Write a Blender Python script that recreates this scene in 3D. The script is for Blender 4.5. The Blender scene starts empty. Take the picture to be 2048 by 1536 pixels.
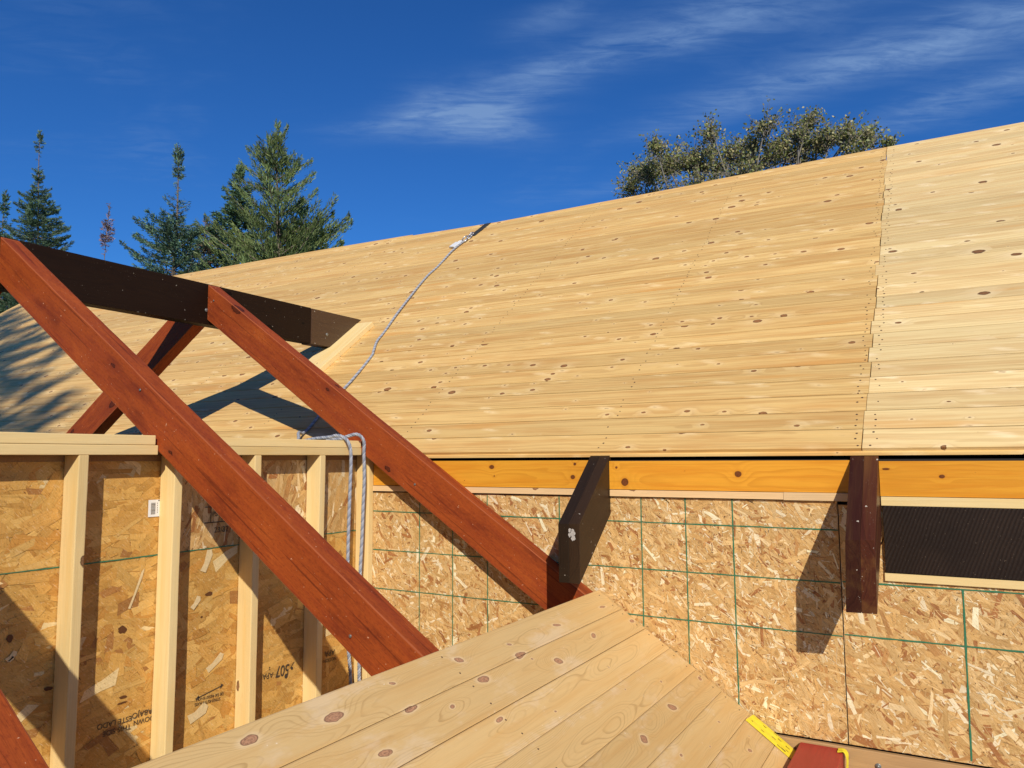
import bpy, bmesh, math, random
import numpy as np
from mathutils import Vector, Matrix, noise as mnoise
random.seed(7); RNG = np.random.default_rng(7)
SC = bpy.context.scene; COL = SC.collection
R = math.radians

# ------------------------------------------------------------------ camera
cam = bpy.data.cameras.new('camera'); cam.lens = 27.187; cam.sensor_width = 36; cam.clip_start = .05; cam.clip_end = 3000
co = bpy.data.objects.new('camera', cam); COL.objects.link(co); SC.camera = co
def cam_axes(yaw, pit, rol):
    F = Vector((-math.sin(yaw)*math.cos(pit), math.cos(yaw)*math.cos(pit), math.sin(pit)))
    r0 = F.cross(Vector((0, 0, 1))).normalized(); u0 = r0.cross(F)
    r = r0*math.cos(rol)+u0*math.sin(rol); return r, r.cross(F), F
_r, _u, _f = cam_axes(R(29.421145), R(5.506198), R(-.323664))
co.matrix_world = Matrix(((_r.x, _u.x, -_f.x, 2.73), (_r.y, _u.y, -_f.y, -3.31), (_r.z, _u.z, -_f.z, 0), (0, 0, 0, 1)))

# ------------------------------------------------------------------ sun and sky
SUN = Vector((.75, -1.0, .75)).normalized()          # towards the sun
sl = bpy.data.lights.new('sun', 'SUN'); sl.energy = 4.5; sl.angle = R(.53); sl.color = (1, .93, .82)
so = bpy.data.objects.new('sun', sl); COL.objects.link(so); so.rotation_euler = SUN.to_track_quat('Z', 'Y').to_euler()
SC.view_settings.view_transform = 'Standard'; SC.view_settings.look = 'None'; SC.view_settings.exposure = 0; SC.view_settings.gamma = 1

class NT:
    """small helper round a node tree"""
    def __init__(s, nt): s.nt = nt
    def new(s, t, **k):
        n = s.nt.nodes.new(t)
        for a, b in k.items(): setattr(n, a, b)
        return n
    def put(s, sock, v):
        if isinstance(v, bpy.types.NodeSocket): s.nt.links.new(v, sock)
        elif v is not None:
            try: sock.default_value = v
            except Exception: sock.default_value = (v, v, v)
    def m(s, op, a, b=None, c=None, clamp=False):
        n = s.new('ShaderNodeMath', operation=op, use_clamp=clamp)
        for i, v in enumerate((a, b, c)):
            if v is not None: s.put(n.inputs[i], v)
        return n.outputs[0]
    def v(s, op, a, b=None):
        n = s.new('ShaderNodeVectorMath', operation=op); s.put(n.inputs[0], a)
        if b is not None: s.put(n.inputs[1], b)
        return n.outputs[0] if op not in ('DOT_PRODUCT', 'LENGTH', 'DISTANCE') else n.outputs['Value']
    def comb(s, x, y, z):
        n = s.new('ShaderNodeCombineXYZ')
        for i, q in enumerate((x, y, z)): s.put(n.inputs[i], q)
        return n.outputs[0]
    def sep(s, v):
        n = s.new('ShaderNodeSeparateXYZ'); s.put(n.inputs[0], v); return n.outputs
    def noise(s, vec, scale=1, det=2, rough=.5, dist=0):
        n = s.new('ShaderNodeTexNoise'); s.put(n.inputs['Vector'], vec); n.inputs['Scale'].default_value = scale
        n.inputs['Detail'].default_value = det; n.inputs['Roughness'].default_value = rough; n.inputs['Distortion'].default_value = dist
        return n.outputs[0]
    def ss(s, x, a, b):
        n = s.new('ShaderNodeMapRange', interpolation_type='SMOOTHSTEP'); s.put(n.inputs[0], x)
        s.put(n.inputs[1], a); s.put(n.inputs[2], b); return n.outputs[0]
    def mix(s, f, a, b, t='MIX'):
        n = s.new('ShaderNodeMix', data_type='RGBA', blend_type=t); s.put(n.inputs[0], f)
        s.put(n.inputs[6], (*a, 1) if isinstance(a, tuple) and len(a) == 3 else a)
        s.put(n.inputs[7], (*b, 1) if isinstance(b, tuple) and len(b) == 3 else b); return n.outputs[2]
    def attr(s, name):
        return s.new('ShaderNodeAttribute', attribute_name=name).outputs

W = bpy.data.worlds.new('World'); SC.world = W; W.use_nodes = True
nt = W.node_tree; nt.nodes.clear(); t = NT(nt)
sky = t.new('ShaderNodeTexSky', sky_type='NISHITA'); sky.sun_disc = False
sky.sun_elevation = math.asin(SUN.z); sky.sun_rotation = math.atan2(SUN.x, SUN.y)
sky.air_density = 1.0; sky.dust_density = .3; sky.ozone_density = 3.0; sky.altitude = 300
d = t.sep(t.new('ShaderNodeTexCoord').outputs['Generated'])
zz = t.m('MAXIMUM', d[2], .04); px = t.m('DIVIDE', d[0], zz); py = t.m('DIVIDE', d[1], zz)
pv = t.comb(px, py, 0)
wr = t.noise(pv, 1.3, 3); px2 = t.m('ADD', px, t.m('MULTIPLY', t.m('SUBTRACT', wr, .5), .25))
wr2 = t.noise(t.comb(px, py, 7), 1.1, 3); py2 = t.m('ADD', py, t.m('MULTIPLY', t.m('SUBTRACT', wr2, .5), .30))
tot = 0
for cx, cy, rx, ry, a in [(-1.46, 1.80, .13, .07, .5), (-1.30, 1.78, .15, .09, .75), (-1.15, 1.76, .14, .12, .85), (-1.10, 1.92, .12, .13, .75), (-1.26, 1.93, .14, .08, .5), (-.97, 1.76, .14, .10, .55), (-.80, 1.70, .16, .08, .55), (-.62, 1.67, .16, .08, .5), (-.44, 1.66, .2, .08, .5),
                          (-.69, 2.16, .16, .06, .30), (-.50, 2.09, .16, .08, .5), (-.32, 2.06, .18, .10, .6), (-.14, 2.03, .18, .11, .65), (.04, 2.05, .18, .12, .65), (.22, 2.0, .2, .12, .7), (-.10, 2.52, .14, .07, .45), (.05, 2.43, .16, .09, .55), (.22, 2.35, .2, .1, .6), (-.74, 1.49, .10, .05, .45), (-1.07, 2.6, .3, .08, .22), (-.2, 1.7, .4, .1, .35)]:
    e = t.m('ADD', t.m('POWER', t.m('DIVIDE', t.m('SUBTRACT', px2, cx), rx), 2), t.m('POWER', t.m('DIVIDE', t.m('SUBTRACT', py2, cy), ry), 2))
    tot = t.m('ADD', tot, t.m('MULTIPLY', t.m('EXPONENT', t.m('MULTIPLY', e, -1)), a))
fib = t.noise(t.comb(t.m('ADD', t.m('MULTIPLY', px, 1.6), t.m('MULTIPLY', py, .8)), t.m('SUBTRACT', t.m('MULTIPLY', py, 6), t.m('MULTIPLY', px, 2.2)), 3), 1, 5, .58, .4)
fib2 = t.noise(t.comb(t.m('ADD', t.m('MULTIPLY', px, 4.5), t.m('MULTIPLY', py, 3.0)), t.m('SUBTRACT', t.m('MULTIPLY', py, 15), t.m('MULTIPLY', px, 9)), 9), 1, 6, .65, .8)
puf = t.noise(pv, 5, 6, .62, .5)
cl = t.m('MULTIPLY', t.m('POWER', tot, .85), t.m('ADD', t.m('MULTIPLY', t.ss(fib, .25, .72), .55), t.m('MULTIPLY', t.ss(fib2, .30, .72), .55)))
cl = t.m('MULTIPLY', cl, t.m('ADD', .70, t.m('MULTIPLY', t.ss(puf, .30, .70), .50)))
base = t.m('MULTIPLY', t.m('MULTIPLY', t.ss(t.noise(pv, 1.1, 5, .6, .6), .50, .75), t.ss(fib2, .3, .7)), .16)
cl = t.m('MINIMUM', t.m('ADD', t.m('MULTIPLY', cl, .86), base), .8)
hs = t.new('ShaderNodeHueSaturation'); hs.inputs['Saturation'].default_value = 1.12; hs.inputs['Value'].default_value = .88; hs.inputs['Hue'].default_value = .5
t.put(hs.inputs['Color'], sky.outputs[0])
blu = t.mix(1, hs.outputs[0], (.37, .88, 1.50), 'MULTIPLY'); skc = t.mix(cl, blu, (2.6, 4.3, 7.6))
bg = t.new('ShaderNodeBackground'); t.put(bg.inputs[0], skc); bg.inputs[1].default_value = .080
wo = t.new('ShaderNodeOutputWorld'); nt.links.new(bg.outputs[0], wo.inputs[0])

# ------------------------------------------------------------------ materials
def mat_new(name):
    m = bpy.data.materials.new(name); m.use_nodes = True; m.node_tree.nodes.clear(); return m, NT(m.node_tree)
def finish(t, col, rough=.6, bump=None, bstr=.3, bdist=.001, spec=.4, coat=0):
    p = t.new('ShaderNodeBsdfPrincipled'); t.put(p.inputs['Base Color'], (*col, 1) if isinstance(col, tuple) and len(col) == 3 else col); t.put(p.inputs['Roughness'], rough)
    p.inputs['Specular IOR Level'].default_value = spec; p.inputs['Coat Weight'].default_value = coat; p.inputs['Coat Roughness'].default_value = .25
    if bump is not None:
        b = t.new('ShaderNodeBump'); b.inputs['Strength'].default_value = bstr; b.inputs['Distance'].default_value = bdist
        t.put(b.inputs['Height'], bump); t.nt.links.new(b.outputs[0], p.inputs['Normal'])
    o = t.new('ShaderNodeOutputMaterial'); t.nt.links.new(p.outputs[0], o.inputs[0]); return p

def wood(name, base, ring, knot, ringamt=.35, knots=.5, rough=.6, warm=None, freq=170, var=.10, fib=.10, bstr=.25, kscale=(4, 6.5), specks=0, warp=.035, spec=.35, coat=0, scuff=None, blotch=0, kmax=.14, haloamt=.5, streak=0, cream=None, split=False, thin=False, dust=False, stain=None, knoise=.075):
    m, t = mat_new(name)
    g = t.attr('gc')['Vector']; gx, gy, gz = t.sep(g); tint = t.attr('tint')['Fac']; ph = t.attr('ph')['Fac']; kc = t.attr('kc')['Fac']
    n1 = t.m('SUBTRACT', t.noise(t.comb(t.m('MULTIPLY', gx, 1.3), t.m('MULTIPLY', gy, 7), t.m('MULTIPLY', gz, 7)), 1, 3, .55), .5)
    # knots
    vo = t.new('ShaderNodeTexVoronoi', voronoi_dimensions='2D', feature='F1')
    nk = t.m('MULTIPLY', t.m('SUBTRACT', t.noise(t.comb(t.m('MULTIPLY', gx, 50), t.m('MULTIPLY', gy, 70), gz), 1, 3, .6), .5), knoise)
    t.put(vo.inputs['Vector'], t.comb(t.m('MULTIPLY', gx, kscale[0]), t.m('MULTIPLY', t.m('ADD', gy, t.m('MULTIPLY', gz, .6)), kscale[1]), 0)); vo.inputs['Scale'].default_value = 1
    cr = t.sep(vo.outputs['Color']); kd = t.m('ADD', vo.outputs['Distance'], nk)
    size = t.m('MULTIPLY', t.m('MAXIMUM', t.m('SUBTRACT', cr[0], 1-knots), 0), kmax/max(knots, .01))
    size = t.m('MAXIMUM', t.m('MULTIPLY', size, t.m('ADD', .35, t.m('MULTIPLY', cr[1], .65))), .0001)
    rel = t.m('DIVIDE', kd, size)                        # 1 at the knot rim
    kv = t.m('SUBTRACT', 1, t.ss(rel, .8, 1.1))
    kcm = t.m('ADD', kc, t.m('MULTIPLY', nk, 1.5))
    kx = t.ss(kcm, .46, .54)
    K = t.m('MAXIMUM', kv, kx)
    halo = t.m('MAXIMUM', t.m('EXPONENT', t.m('MULTIPLY', t.m('POWER', t.m('DIVIDE', kd, t.m('ADD', t.m('MULTIPLY', size, 3.0), .0005)), 2), -1)), t.ss(kc, .02, .5))
    bumpk = t.m('MULTIPLY', t.m('EXPONENT', t.m('MULTIPLY', t.m('POWER', t.m('DIVIDE', kd, t.m('ADD', t.m('MULTIPLY', size, 3.2), .0005)), 2), -1)), .028)
    r = t.m('SQRT', t.m('ADD', t.m('MULTIPLY', gy, gy), t.m('MULTIPLY', gz, gz)))
    phase = t.m('MULTIPLY', t.m('ADD', t.m('ADD', r, t.m('MULTIPLY', n1, warp*2)), t.m('ADD', bumpk, ph)), freq)
    fr = t.m('FRACT', phase)
    rg = t.m('MULTIPLY', t.ss(fr, *((.55, .90) if thin else (.25, .86))), t.m('SUBTRACT', 1, t.ss(fr, .92, 1.0)))
    # growth years differ
    yr = t.noise(t.comb(t.m('FLOOR', phase), 3.3, 1), .37, 1)
    rg = t.m('MULTIPLY', rg, t.ss(yr, .2, .75))
    fb = t.noise(t.comb(t.m('MULTIPLY', gx, 9), t.m('MULTIPLY', gy, 420), t.m('MULTIPLY', gz, 420)), 1, 3, .6)
    md = t.noise(t.comb(t.m('MULTIPLY', gx, 1.7), t.m('MULTIPLY', gy, 22), t.m('MULTIPLY', gz, 22)), 1, 4, .6)
    c = t.mix(t.m('MULTIPLY', rg, ringamt), base, ring)
    if warm: c = t.mix(t.ss(md, .42, .72), c, warm)
    if streak:
        st = t.noise(t.comb(t.m('MULTIPLY', gx, .9), t.m('MULTIPLY', gy, 95), t.m('MULTIPLY', gz, 95)), 1, 4, .7)
        c = t.mix(t.m('MULTIPLY', t.ss(st, .52, .70), streak), c, tuple(x*y for x, y in zip(base, (.62, .50, .38))))
        c = t.mix(t.m('MULTIPLY', t.ss(st, .47, .30), streak*.5), c, tuple(min(.95, x*1.12) for x in base))
    if split:
        v2 = t.new('ShaderNodeTexVoronoi', voronoi_dimensions='2D', feature='F1'); v2.inputs['Scale'].default_value = 1
        w2 = t.m('MULTIPLY', t.m('SUBTRACT', t.noise(t.comb(t.m('MULTIPLY', gx, 14), t.m('MULTIPLY', gy, 60), 4), 1, 4), .5), .45)
        t.put(v2.inputs['Vector'], t.comb(t.m('ADD', t.m('MULTIPLY', gx, 3.9), t.m('MULTIPLY', gy, 5)), t.m('ADD', t.m('MULTIPLY', gy, 9), 3.7), 0)); c2 = t.sep(v2.outputs['Color'])
        dd = t.m('ADD', v2.outputs['Distance'], w2); on = t.ss(c2[1], .45, .9)
        c = t.mix(t.m('MULTIPLY', t.m('MULTIPLY', t.m('SUBTRACT', 1, t.ss(dd, .0, .26)), on), .8), c, cream)
        c = t.mix(t.m('MULTIPLY', t.m('MULTIPLY', t.m('SUBTRACT', 1, t.ss(dd, -.02, .03)), on), .6), c, tuple(x*.6 for x in ring))
        og = t.noise(t.comb(t.m('MULTIPLY', gx, 1.1), t.m('MULTIPLY', gy, 10), 8), 1, 2)
        c = t.mix(t.m('MULTIPLY', t.ss(og, .60, .76), .55), c, tuple(x*y for x, y in zip(base, (.88, .62, .38))))
    if stain:
        s1 = t.noise(t.comb(t.m('MULTIPLY', gx, 2.2), t.m('MULTIPLY', gy, 8), t.m('MULTIPLY', gz, 8)), 1, 6, .68)
        c = t.mix(t.m('MULTIPLY', t.ss(s1, .50, .68), .62), c, stain[0]); c = t.mix(t.m('MULTIPLY', t.ss(s1, .46, .30), .5), c, stain[1])
        s2 = t.noise(t.comb(t.m('MULTIPLY', gx, 55), t.m('MULTIPLY', gy, 120), t.m('MULTIPLY', gz, 120)), 1, 4, .75)
        c = t.mix(t.m('MULTIPLY', t.ss(s2, .50, .66), .40), c, stain[0]); c = t.mix(t.m('MULTIPLY', t.ss(s2, .42, .30), .35), c, stain[1])
        s3 = t.noise(t.comb(t.m('MULTIPLY', gx, 1.2), t.m('MULTIPLY', gy, 70), t.m('MULTIPLY', gz, 70)), 1, 3, .6)
        c = t.mix(t.m('MULTIPLY', t.ss(s3, .60, .68), .6), c, tuple(x*.5 for x in stain[0]))
        nk2 = t.noise(g, 85, 2); c = t.mix(t.m('MULTIPLY', t.ss(nk2, .735, .76), .8), c, (.62, .34, .20))
    if dust:
        d1 = t.noise(t.comb(t.m('MULTIPLY', gx, 2.4), t.m('MULTIPLY', gy, 5), gz), 1, 5, .7); c = t.mix(t.m('MULTIPLY', t.ss(d1, .52, .66), .30), c, (.78, .66, .50))
        d2 = t.noise(t.comb(t.m('MULTIPLY', gx, 90), t.m('MULTIPLY', gy, 90), gz), 1, 2); c = t.mix(t.m('MULTIPLY', t.m('MULTIPLY', t.ss(d2, .70, .74), t.ss(d1, .48, .6)), .7), c, (.85, .75, .58))
        d3 = t.noise(t.comb(t.m('MULTIPLY', gx, 3), t.m('MULTIPLY', gy, 20), 5), 1, 3); c = t.mix(t.m('MULTIPLY', t.ss(d3, .62, .74), .4), c, (.62, .36, .11))
    if blotch:
        bl = t.noise(t.comb(t.m('MULTIPLY', gx, 4), t.m('MULTIPLY', gy, 9), t.m('MULTIPLY', gz, 9)), 1, 5, .65)
        c = t.mix(t.m('MULTIPLY', t.ss(bl, .45, .7), blotch), c, tuple(x*.35 for x in base))
    c = t.mix(t.m('MULTIPLY', t.m('MULTIPLY', halo, t.m('ADD', .35, t.m('MULTIPLY', t.noise(t.comb(t.m('MULTIPLY', gx, 30), t.m('MULTIPLY', gy, 30), 2), 1, 3), 1.2))), haloamt), c, cream or tuple(min(1, x*1.12) for x in base))
    kring = t.m('MULTIPLY', t.m('SINE', t.m('MULTIPLY', t.m('MAXIMUM', t.m('SUBTRACT', 1, rel), t.m('MULTIPLY', kc, 1.0)), 30)), .22)
    kmo = t.noise(t.comb(t.m('MULTIPLY', gx, 120), t.m('MULTIPLY', gy, 160), gz), 1, 4, .7)
    kcol = t.mix(t.m('ADD', t.m('MULTIPLY', t.ss(kmo, .35, .7), .75), kring), knot, tuple(x*.42 for x in knot))
    c = t.mix(K, c, kcol)
    rimk = t.m('MULTIPLY', K, t.m('SUBTRACT', 1, t.m('MAXIMUM', t.m('SUBTRACT', 1, t.ss(rel, .6, .85)), t.ss(kcm, .52, .62))))
    c = t.mix(t.m('MULTIPLY', rimk, .8), c, tuple(x*.3 for x in knot))
    val = t.m('ADD', t.m('ADD', 1, t.m('MULTIPLY', t.m('SUBTRACT', fb, .5), fib*2)), t.m('ADD', t.m('MULTIPLY', tint, var), t.m('MULTIPLY', t.m('SUBTRACT', md, .5), var)))
    c = t.v('MULTIPLY', c, t.comb(val, val, val))
    hue = t.m('MULTIPLY', t.m('FRACT', t.m('MULTIPLY', tint, 7.31)), var*.8)
    c = t.v('MULTIPLY', c, t.comb(1, t.m('SUBTRACT', 1, t.m('MULTIPLY', hue, .45)), t.m('SUBTRACT', 1, hue)))
    rr = t.m('ADD', rough, t.m('MULTIPLY', t.m('SUBTRACT', fb, .5), .15))
    if scuff:
        sn = t.noise(t.comb(t.m('MULTIPLY', gx, 14), t.m('MULTIPLY', gy, 30), t.m('MULTIPLY', gz, 30)), 1, 5, .75)
        c = t.mix(t.m('MULTIPLY', t.ss(sn, .66, .74), .55), c, scuff)
    if specks:
        sp = t.noise(g, 260, 2, .5); sp2 = t.noise(g, 9, 3)
        sk = t.m('MULTIPLY', t.ss(sp, .72, .76), t.ss(sp2, .42, .62)); c = t.mix(t.m('MULTIPLY', sk, specks), c, (.62, .52, .40))
        wht = t.noise(g, 45, 2, .5); c = t.mix(t.m('MULTIPLY', t.ss(wht, .735, .75), specks), c, (.7, .62, .5))
    h = t.m('ADD', t.m('MULTIPLY', fb, .5), t.m('ADD', t.m('MULTIPLY', rg, -.5), t.m('MULTIPLY', K, .6)))
    finish(t, c, rr, h, bstr, .0012, spec, coat)
    return m

def plain(name, col, rough=.6, metal=0, nscale=60, namt=.15, bstr=.1):
    m, t = mat_new(name); tc = t.new('ShaderNodeTexCoord').outputs['Object']
    n = t.noise(tc, nscale, 4, .6); k = t.m('ADD', 1-namt, t.m('MULTIPLY', n, namt*2))
    c = t.v('MULTIPLY', t.mix(0, col, col), t.comb(k, k, k)); p = finish(t, c, rough, n, bstr, .002); p.inputs['Metallic'].default_value = metal; return m

M = {}
M['roof_old'] = wood('roof_pine_weathered', (.75, .505, .19), (.38, .18, .05), (.40, .18, .06), .42, .50, .55, warm=(.60, .34, .11), freq=62, var=.11, fib=.15, kscale=(5.2, 7.4), kmax=.17, warp=.022, streak=.75, cream=(.86, .64, .32), split=True)
M['roof_new'] = wood('roof_pine_fresh', (.79, .60, .285), (.48, .28, .10), (.30, .14, .05), .42, .42, .55, warm=(.66, .44, .19), freq=62, var=.12, fib=.15, kscale=(5.0, 7.4), kmax=.17, warp=.02, streak=.6, cream=(.90, .72, .42), split=True)
M['deck'] = wood('deck_pine', (.655, .455, .20), (.33, .185, .06), (.52, .28, .155), .62, .02, .5, warm=(.60, .385, .15), freq=200, var=.20, fib=.10, kscale=(2.6, 5), kmax=.05, warp=.016, thin=True, bstr=.2, knoise=.045, cream=(.80, .62, .38), dust=True, streak=.28)
M['stud'] = wood('stud_spruce', (.80, .61, .29), (.60, .40, .15), (.34, .18, .08), .30, .10, .6, warm=(.76, .54, .22), freq=230, var=.09, fib=.12, kscale=(3, 8), kmax=.09, warp=.012)
M['batten'] = wood('batten_pine', (.70, .49, .26), (.50, .30, .13), (.40, .20, .09), .35, .08, .6, freq=190, var=.14, fib=.16, kscale=(3, 8), warp=.02)
M['ledger'] = wood('ledger_fir', (.50, .31, .14), (.28, .15, .06), (.2, .1, .05), .4, .3, .65, freq=190, var=.14, fib=.25, kscale=(3, 8), warp=.02)
M['red'] = wood('red_stained_timber', (.33, .064, .012), (.20, .032, .008), (.12, .024, .009), .55, .30, .62, warm=(.25, .042, .011), freq=85, var=.25, fib=.30, bstr=.9, kscale=(2.0, 4.6), kmax=.13, warp=.05, spec=.18, stain=((.125, .018, .007), (.47, .105, .018)), haloamt=.6, cream=(.17, .030, .011))
M['red_bright'] = wood('bright_red_stain', (.44, .052, .034), (.34, .036, .024), (.2, .03, .015), .4, .02, .45, warm=(.38, .042, .027), freq=85, var=.15, fib=.2, bstr=.5, spec=.3)
M['red_worn'] = wood('red_stain_worn_edge', (.34, .085, .028), (.25, .055, .016), (.11, .018, .008), .5, .1, .6, freq=95, var=.2, fib=.3, scuff=(.62, .28, .12), spec=.2)
M['dark'] = wood('dark_stained_timber', (.0165, .0078, .0040), (.009, .0045, .003), (.008, .004, .003), .5, .2, .5, freq=120, var=.2, fib=.25, bstr=.4, kscale=(3, 6), warp=.03, specks=.3, spec=.12, cream=(.014, .008, .005))
M['tail'] = wood('dark_brown_rafter_tail', (.030, .0175, .0095), (.016, .009, .005), (.016, .009, .005), .6, .2, .45, freq=90, var=.3, fib=.3, bstr=.6, kscale=(3, 6), warp=.03, specks=.55, spec=.2, cream=(.03, .018, .01))
M['maroon'] = wood('maroon_stained_timber', (.058, .018, .011), (.026, .008, .006), (.010, .005, .004), .6, .2, .36, warm=(.090, .040, .016), freq=90, var=.35, fib=.3, bstr=.6, kscale=(3, 6), warp=.03, specks=.7, spec=.18, cream=(.03, .010, .006))
M['orange'] = wood('oiled_pine', (.74, .335, .030), (.52, .19, .012), (.20, .06, .015), .50, .02, .36, warm=(.62, .24, .018), freq=100, var=.28, fib=.12, kscale=(3, 6), warp=.035, spec=.4, cream=(.55, .19, .015), streak=.35)

def rough_sawn():
    m, t = mat_new('dark_rough_sawn_board'); g = t.attr('gc')['Vector']; gx, gy, gz = t.sep(g)
    w = t.m('ADD', t.m('MULTIPLY', gx, 75), t.m('MULTIPLY', gy, -30)); w = t.m('ADD', w, t.m('MULTIPLY', t.noise(g, 5, 3), 1.6))
    s = t.m('MULTIPLY', t.m('ADD', t.m('SINE', t.m('MULTIPLY', w, 6.28)), 1), .5); n = t.noise(g, 90, 4, .6)
    pat = t.noise(g, 5, 3)
    c = t.mix(t.m('MULTIPLY', t.m('MULTIPLY', s, t.ss(pat, .35, .7)), .38), (.016, .009, .006), (.055, .032, .020))
    sp = t.ss(t.noise(g, 240, 2), .735, .77); c = t.mix(sp, c, (.3, .22, .15))
    finish(t, c, .55, t.m('ADD', s, n), .5, .002, .2); return m
M['sawn'] = rough_sawn()

def osb_mat():
    m, t = mat_new('osb_flakes'); col = t.attr('fc')['Color']; g = t.attr('gc')['Vector']; gx, gy, gz = t.sep(g)
    f = t.noise(t.comb(t.m('MULTIPLY', gx, 14), t.m('MULTIPLY', gy, 260), gz), 1, 4, .65)
    f2 = t.noise(t.comb(t.m('MULTIPLY', gx, 30), t.m('MULTIPLY', gy, 60), gz), 1, 3, .6)
    tc = t.new('ShaderNodeTexCoord').outputs['Object']; w1 = t.noise(tc, 22, 4, .65); w2 = t.noise(tc, 130, 3, .7)
    ox, oy, oz = t.sep(tc); hu = t.m('ADD', ox, oy)
    sa = t.noise(t.comb(t.m('MULTIPLY', t.m('SUBTRACT', hu, oz), 26), t.m('MULTIPLY', t.m('ADD', hu, oz), 130), 1), 1, 4, .7, .6)
    k = t.m('ADD', .50, t.m('ADD', t.m('MULTIPLY', f, .46), t.m('ADD', t.m('MULTIPLY', f2, .22), t.m('MULTIPLY', w1, .22))))
    c = t.v('MULTIPLY', col, t.comb(k, t.m('POWER', k, 1.15), t.m('POWER', k, 1.5)))
    c = t.mix(t.m('MULTIPLY', t.ss(w2, .60, .72), .45), c, t.v('MULTIPLY', c, t.comb(.50, .38, .26)))
    c = t.mix(t.m('MULTIPLY', t.ss(w2, .40, .28), .35), c, (.84, .62, .36))
    c = t.mix(t.m('MULTIPLY', t.ss(sa, .56, .66), .6), c, t.v('MULTIPLY', c, t.comb(.42, .30, .20)))
    c = t.mix(t.m('MULTIPLY', t.ss(sa, .42, .30), .45), c, (.88, .68, .42))
    finish(t, c, t.m('ADD', .42, t.m('MULTIPLY', f2, .25)), t.m('ADD', t.m('ADD', f, f2), t.m('MULTIPLY', sa, 1.5)), .5, .0018, .4); return m
M['osb'] = osb_mat()
M['osb_edge'] = plain('osb_core', (.33, .19, .085), .8, nscale=150, namt=.4)
M['green'] = plain('green_grid_ink', (.035, .17, .085), .6, nscale=220, namt=.55)
M['joint'] = plain('dark_panel_joint', (.02, .018, .015), .8)
M['ink'] = plain('black_stamp_ink', (.065, .045, .03), .6, nscale=200, namt=.5)
M['nail'] = plain('rusty_nail_head', (.10, .055, .03), .6)
M['screw'] = plain('grey_screw_head', (.25, .25, .23), .4, .6)
M['black'] = plain('black_void_shade_and_slots', (.012, .012, .012), .8)  # black stands for shade in the voids; slot marks share it
M['white'] = plain('white_label', (.78, .78, .76), .5, namt=.03)
M['strap'] = plain('black_webbing', (.03, .032, .03), .7, nscale=120, namt=.6)
M['steel'] = plain('galvanised_steel', (.55, .56, .57), .35, .85)
M['whiteplastic'] = plain('white_plastic', (.75, .75, .74), .4, namt=.05)
M['yellow'] = plain('yellow_plastic', (.82, .66, .03), .38, nscale=40, namt=.12, bstr=.3)
M['rope'] = plain('grey_blue_rope', (.33, .35, .39), .7, nscale=260, namt=.35, bstr=.6)
M['rope_light'] = plain('pale_rope_strand', (.41, .42, .45), .7, nscale=260, namt=.3, bstr=.6); M['rope_dark'] = plain('dark_blue_rope_strand', (.23, .25, .30), .7, nscale=260, namt=.3, bstr=.6)
M['tongue'] = plain('board_tongue_with_joint_shade', (.10, .05, .018), .85)  # tongue colour darkened to paint in the shade of the joints
M['trunk'] = plain('conifer_bark', (.16, .125, .10), .9, nscale=18, namt=.4, bstr=.6)
M['birch'] = plain('grey_bark', (.20, .18, .15), .85, nscale=18, namt=.4)
M['siding'] = plain('house_wrap', (.30, .22, .13), .7, nscale=8, namt=.15)
M['plywood'] = plain('plywood_floor', (.40, .28, .15), .75, nscale=12, namt=.2)
def leafmat(name, trans):
    m, t = mat_new(name); c = t.attr('fc')['Color']
    p = t.new('ShaderNodeBsdfPrincipled'); t.put(p.inputs['Base Color'], c); p.inputs['Roughness'].default_value = .5; p.inputs['Specular IOR Level'].default_value = .3
    tr = t.new('ShaderNodeBsdfTranslucent'); t.put(tr.inputs[0], t.v('MULTIPLY', c, t.comb(1.3, 1.3, .8)))
    mx = t.new('ShaderNodeMixShader'); mx.inputs[0].default_value = trans; t.nt.links.new(p.outputs[0], mx.inputs[1]); t.nt.links.new(tr.outputs[0], mx.inputs[2])
    o = t.new('ShaderNodeOutputMaterial'); t.nt.links.new(mx.outputs[0], o.inputs[0]); return m
M['needle'] = leafmat('needles', .12); M['leaf'] = leafmat('leaves', .30)
def ground_mat():
    m, t = mat_new('dry_grass_soil'); tc = t.new('ShaderNodeTexCoord').outputs['Object']
    a = t.noise(tc, .5, 6, .65); b = t.noise(tc, 9, 5, .7)
    c = t.mix(t.ss(a, .4, .62), (.07, .085, .03), (.16, .125, .07)); c = t.mix(t.ss(b, .45, .7), c, (.10, .09, .04)); finish(t, c, .95, b, .6, .05); return m
M['ground'] = ground_mat()

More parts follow.
